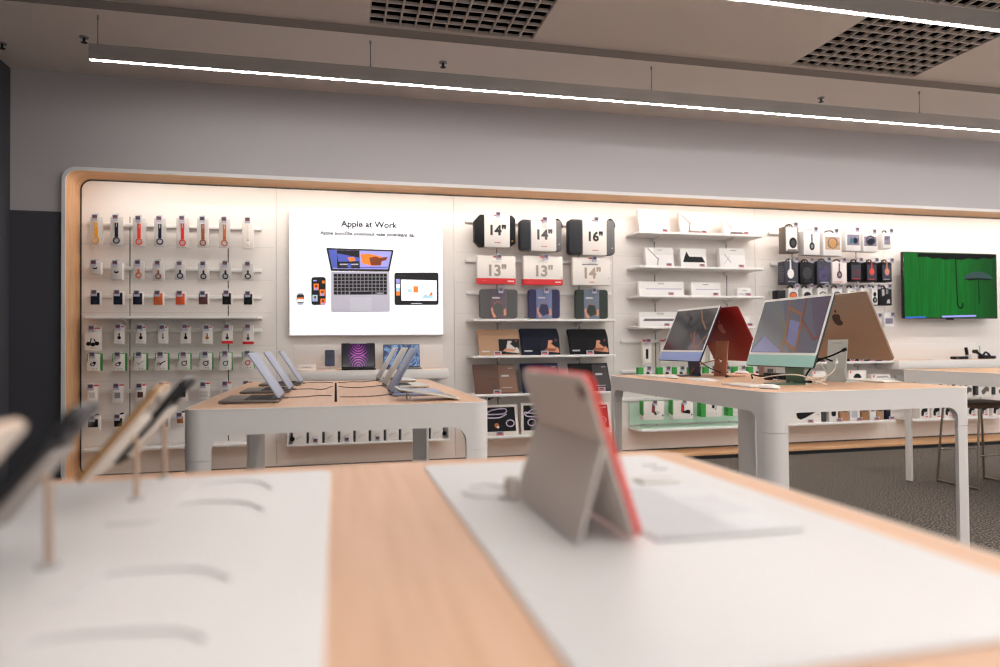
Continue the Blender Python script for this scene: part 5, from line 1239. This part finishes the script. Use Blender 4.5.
rail('white peg rail of the top headphone row', 4.82, 2.13, 1.36, [(x + .02, z + h + .034, 5.76) for (x, z, w, h) in H1])
H2 = [(4.234, 1.608, .143, .219), (4.406, 1.614, .155, .21), (4.593, 1.609, .151, .226), (4.767, 1.621, .165, .21), (4.956, 1.644, .114, .192), (5.137, 1.642, .114, .197), (5.314, 1.644, .114, .196)]
l2 = ['dark box with white headphones, first in the middle headphone row', 'plain black box with faint print, second in the middle headphone row', 'dark blue-violet patterned box, third in the middle headphone row', 'pinkish white box with wine headphones, fourth in the middle headphone row', 'black box with dark red print, fifth in the middle headphone row', 'black box with bright red headphones, sixth in the middle headphone row', 'black box with rose headphones, last in the middle headphone row']
for i, (x, z, w, h) in enumerate(H2):
    t = pack('headphone_box', l2[i], 'box', 'headphone boxes in the middle row', x, z, w, h, 5.76, .11, [PURP, INK, PURP, PKW, INK, INK, INK][i])
    p = MB()
    if i == 0: cups(p, -.01, .10, 1.15, WBOX); p.box(-.04, .04, -.001, 0, .02, .03, MGREY)
    elif i == 1: p.disc(0, .1, .05, .06, -.001, 0, mat('print_faint', (.14, .14, .16), .5), 20); p.box(-.03, .03, -.001, 0, .02, .028, DGREY)
    elif i == 2: p.prism([(-.06, .04), (.02, .03), (.06, .1), (.05, .19), (-.02, .16), (-.05, .2)], -.001, 0, ramp_mat('print_galaxy', [(.35, (.13, .14, .24)), (.55, (.26, .24, .40)), (.7, (.34, .16, .26))], 18, rough=.5), 'y'); p.box(-.04, .05, -.001, 0, .016, .024, TAGF)
    elif i == 3: cups(p, -.002, .085, .95, WINE); p.box(-.06, .03, -.001, 0, .012, .018, RED)
    elif i == 4: p.prism([(-.04, .06), (.045, .06), (.045, .10), (.01, .125), (-.02, .115), (-.03, .09)], -.001, 0, WINE, 'y'); p.box(-w / 2 + .004, w / 2 - .004, -.0006, 0, .02, h - .03, PURP); p.box(-.04, .04, -.001, 0, .022, .03, RED)
    else: p.box(-w / 2 + .004, w / 2 - .004, -.0006, 0, .02, h - .03, PURP); cups(p, .0, .10, .9, HRED if i == 5 else ROSE); p.box(-.04, .03, -.001, 0, .022, .028, HRED if i == 5 else LGREY)
    p.build('print', t, False)
    if i == 0:
        k = MB(); [k.box(-w / 2 - .001, -w / 2, .02, .09, .03 + .02 * q, .034 + .02 * q, MGREY) for q in range(8)]; k.build('side_print', t, False)
    MB().tube(smooth_pts([(-w * .3, .03, h + .002), (-w * .18, .028, h + .02), (w * .05, .028, h + .022), (w * .2, .03, h + .002)], 4), .006, BLACK, 7).build('hang_loop', t)
rail('white peg rail of the middle headphone row', 4.85, 1.822, 1.39, [(x + .03, z + h + .034, 5.76) for (x, z, w, h) in H2])
H3 = [(4.264, 1.403, .103, .168), (4.42, 1.404, .105, .169), (4.593, 1.409, .106, .166), (4.753, 1.41, .107, .167), (4.925, 1.413, .10, .166), (5.07, 1.417, .085, .164), (5.185, 1.42, .065, .162), (5.312, 1.413, .145, .17)]
l3 = ['white box with orange print behind black tab, first in the third headphone row', 'white box with dark headphones, second in the third headphone row', 'white box with pale print, third in the third headphone row', 'white box with grey print, fourth in the third headphone row', 'white box with slim print, fifth in the third headphone row', 'white box hidden behind the tan-backed computer, sixth in the third headphone row', 'narrow white box with two black earcups, right of the tan-backed computer', 'black box with grey hands print, last in the third headphone row']
for i, (x, z, w, h) in enumerate(H3):
    t = pack('earphone_box', l3[i], 'box', 'earphone boxes in the third row', x, z, w, h, 5.78, .08, INK if i == 7 else WBOX)
    p = MB()
    if i == 7: p.prism([(-.04, .09), (-.015, .10), (-.015, .16), (-.045, .155)], -.001, 0, LGREY, 'y'); p.prism([(.0, .11), (.03, .115), (.03, .16), (.005, .16)], -.001, 0, MGREY, 'y'); p.prism([(.01, .02), (.05, .02), (.045, .06), (.02, .055)], -.001, 0, LGREY, 'y')
    elif i == 6: p.disc(0, .045, .026, .03, -.001, 0, BLACK, 16); p.disc(0, .10, .018, .024, -.001, 0, BLACK, 16); p.disc(0, .045, .012, .014, -.002, -.001, MGREY, 12)
    else: p.disc(.0, .085, .035, .04, -.001, 0, [ORANGE, BLACK, LGREY, MGREY, DGREY, DGREY][i], 18); p.disc(0, .1, .042, .035, -.0008, 0, DGREY, 18); p.box(-.03, .02, -.001, 0, .02, .026, MGREY)
    p.build('print', t, False)
    MB().tube(smooth_pts([(-w * .4, .03, h + .002), (-w * .25, .028, h + .022), (w * .0, .028, h + .024), (w * .15, .03, h + .002)], 4), .007, BLACK, 7).build('hang_loop', t)
fb = thing('black_pouch_pack', 'small black pack at the left end of the third headphone row', 'pack', (4.135, 5.78, 1.41), None)
MB().rbox(-.045, .045, 0, .08, 0, .14, INK, .004).build('package', fb); MB().box(-.03, .03, -.001, 0, .03, .06, DGREY).build('print', fb, False)
rail('white peg rail of the third headphone row', 4.83, 1.545, 1.39, [(x + .02, z + h + .036, 5.78) for (x, z, w, h) in H3])
t = pack('white_photo_box', 'small white photo box alone below the third headphone row, right end', 'box', None, 5.348, 1.20, .115, .13, 5.78, .07, WBOX)
MB().box(-.045, .045, -.001, 0, .03, .085, PHOTO2).build('print', t, False)
t2 = pack('white_cable_box', 'narrow white box beside the lone photo box, partly behind the tan-backed computer', 'box', None, 5.21, 1.20, .09, .12, 5.78, .07, WBOX)
MB().disc(0, .05, .02, .02, -.001, 0, MGREY, 14).build('print', t2, False)
rail('white peg rail below the third headphone row', 4.87, 1.34, 1.39, [(5.36, 1.34, 5.78), (5.21, 1.33, 5.78)])
HX = 4.745
shelf('white shelf behind the tan-backed computer, with a row of price labels', HX, .862, 5.74)
shelf('white shelf just above the right part of the computer table', HX, .690, 5.74)
shelf('lowest white shelf of the headphone bay, under the computer table', HX, .28, 5.74)
for i, x in enumerate((4.50, 4.64, 4.93, 5.07, 5.21, 5.33)):
    t = thing('dark_case_box', f'dark low box on the shelf behind the tan-backed computer, {ORD[i]} from left', 'box', (x, 5.80, .8626), 'dark low boxes behind the tan-backed computer')
    MB().rbox(-.05, .05, 0, .12, 0, .045, [BLACK, MAROON, INK, BLACK, INK, MAROON][i], .004).build('package', t)
    MB().box(-.03, .03, -.001, 0, .012, .03, MGREY).build('print', t, False)
for i, x in enumerate((4.62, 4.90, 5.0, 5.13, 5.27)): shelf_tag(f'small price label on the shelf behind the tan-backed computer, {ORD[i]} from left', x, 5.765, .8626, .8)
for (x, z, w, h, l, k) in ((4.55, .6906, .17, .085, 'white box with red dot, left of the pale grey stand', 0), (4.968, .6906, .202, .084, 'white box with red dot and black dome print, right of the pale grey stand', 1), (5.241, .6906, .215, .040, 'low white box with red dot at the right end above the computer table', 2)):
    t = thing('speaker_box', l, 'box', (x, 5.78, z), 'white red-dotted boxes above the computer table')
    MB().rbox(-w / 2, w / 2, 0, .14, 0, h, CARD, .003).build('package', t)
    p = MB(); p.disc(-w / 2 + .022, h - .018, .011, .011, -.001, 0, VERM, 14)
    if k == 1: p.prism([(.045 * math.cos(math.radians(a)), .008 + .045 * math.sin(math.radians(a))) for a in range(0, 181, 15)], -.001, 0, BLACK, 'y')
    else: p.box(-w * .2, w * .4, -.001, 0, .008, .02, MGREY)
    p.build('print', t, False)
low5 = [(4.389, .357, .17, CARD, 'wide white box with black shoe-shaped print'), (4.60, .05, .165, DGREY, 'narrow grey box'), (4.707, .10, .16, CARD, 'white box with black capsule print'), (4.831, .094, .16, mat('box_kraft', (.68, .50, .36), .6), 'kraft brown box'), (4.949, .115, .155, WBOX, 'white box with pale print'), (5.068, .079, .15, mat('box_ochre', (.62, .44, .28), .6), 'narrow ochre box'), (5.158, .071, .15, WBOX, 'narrow white box'), (5.245, .08, .15, mat('box_tan', (.70, .54, .40), .6), 'tan box'), (5.335, .06, .15, NAVY, 'narrow navy box')]
for i, (x, w, h, m, l) in enumerate(low5):
    t = thing('low_shelf_box', f'{l}, {ORD[i]} from left on the headphone bay\'s lowest shelf', 'box', (x, 5.80, .2806), 'boxes on the lowest headphone bay shelf')
    MB().rbox(-w / 2, w / 2, 0, .13, 0, h, m, .003).build('package', t)
    p = MB()
    if i == 0: p.prism([(-.10, .09), (-.085, .045), (-.05, .03), (.0, .045), (.09, .085), (.12, .10), (.12, .15), (-.1, .15)], -.001, 0, BLACK, 'y'); p.box(.13, .16, -.001, 0, .07, .075, MGREY)
    elif i == 2: p.prism(rrect(-.026, .026, .05, .15, .02, 5), -.001, 0, BLACK, 'y')
    elif i == 4: p.prism(rrect(-.04, .03, .03, .12, .01, 4), -.001, 0, LGREY, 'y')
    else: p.box(-w * .3, w * .3, -.001, 0, h * .55, h * .85, MGREY if m in (WBOX,) else TAUPE)
    p.build('print', t, False)
for i, x in enumerate((4.42, 4.74, 4.97, 5.17, 5.345)): shelf_tag(f'small price label on the headphone bay\'s lowest shelf, {ORD[i]} from left', x, 5.765, .2806, .95)

# ---- right bay under the television --------------------------------------------------------------
RX = 6.24
shelf('lowest white shelf of the television bay, seen behind the table leg', RX, .275, 5.74)
rb2 = [5.775, 5.922, 6.071, 6.22, 6.362, 6.517, 6.676]
for i, x in enumerate(rb2):
    t = thing('camera_mount_box', f'white box with black camera mount print, {ORD[i]} from left on the television bay\'s lowest shelf', 'box', (x, 5.80, .2756), 'camera mount boxes on the lowest television bay shelf')
    MB().rbox(-.058, .058, 0, .12, 0, .145, CARD, .003).build('package', t)
    p = MB(); p.prism([(-.045, .03), (-.02, .02), (-.01, .06), (.03, .07), (.028, .105), (-.03, .10), (-.045, .07)], -.002, 0, BLACK, 'y'); p.prism([(.0, .03), (.03, .03), (.035, .065), (.005, .065)], -.003, -.002, LGREY, 'y'); p.box(.018, .03, -.002, 0, .1, .13, BLACK); p.box(.0, .04, -.0024, 0, .012, .022, RED); p.build('print', t, False)
rb1 = [(5.62, .17), (5.80, .16), (5.97, .16), (6.13, .15), (6.29, .16), (6.51, .2), (6.73, .2)]
for i, (x, w) in enumerate(rb1):
    t = pack('gimbal_box', f'white box with dark gimbal print, {ORD[i]} from left on the rail under the television ledge', 'box', 'gimbal boxes under the television ledge', x, .474, w, .17, 5.80, .06, CARD)
    MB().box(-w / 2 - .001, -w / 2 + .03, -.001, .058, .02, .14, DGREY if i > 4 else LGREY).build('side_panel', t, False)
    p = MB(); p.prism([(-.02, .03), (.0, .025), (.04, .06), (.06, .05), (.07, .09), (.03, .11), (-.01, .08), (-.03, .06)], -.002, 0, TAUPE, 'y'); p.box(-.02, .02, -.002, 0, .12, .14, RED if i > 4 else BLACK); p.build('print', t, False)
rail('white peg rail under the television ledge', RX, .69, 1.30, [(x, .474 + .17 + PZ, 5.80) for x, w in rb1], tags=False)
shelf('slim white shelf below the gimbal boxes in the television bay', 6.36, .437, 5.74, 1.02)

# ------------------------------------------------------------------ camera, world, view
cam = bpy.data.cameras.new('camera'); co = bpy.data.objects.new('camera', cam); COL.objects.link(co)
yaw, pitch, roll = .23363, .016719, -.00817
fw = Vector((math.sin(yaw) * math.cos(pitch), math.cos(yaw) * math.cos(pitch), math.sin(pitch)))
rt = Vector((math.cos(yaw), -math.sin(yaw), 0)); up = rt.cross(fw)
r2 = rt * math.cos(roll) + up * math.sin(roll); u2 = up * math.cos(roll) - rt * math.sin(roll)
co.matrix_world = Matrix(((r2.x, u2.x, -fw.x, 0), (r2.y, u2.y, -fw.y, 0), (r2.z, u2.z, -fw.z, 1.05), (0, 0, 0, 1)))
cam.sensor_width = 36; cam.lens = 691.4 / 1000 * 36; cam.clip_start = .02
cam.dof.use_dof = True; cam.dof.focus_distance = 3.7; cam.dof.aperture_fstop = 1.8
SC.camera = co
w = bpy.data.worlds.new('world'); SC.world = w; w.use_nodes = True
w.node_tree.nodes['Background'].inputs['Color'].default_value = (1, .97, .95, 1)
w.node_tree.nodes['Background'].inputs['Strength'].default_value = .80
SC.view_settings.view_transform = 'Standard'; SC.view_settings.look = 'None'; SC.view_settings.gamma = 1
SC.view_settings.use_curve_mapping = False
SC.view_settings.exposure = 0.0
SC.cycles.use_denoising = True
SC.cycles.filter_width = 1.1
SC.cycles.max_bounces = 8; SC.cycles.diffuse_bounces = 5
SC.cycles.sample_clamp_indirect = 4
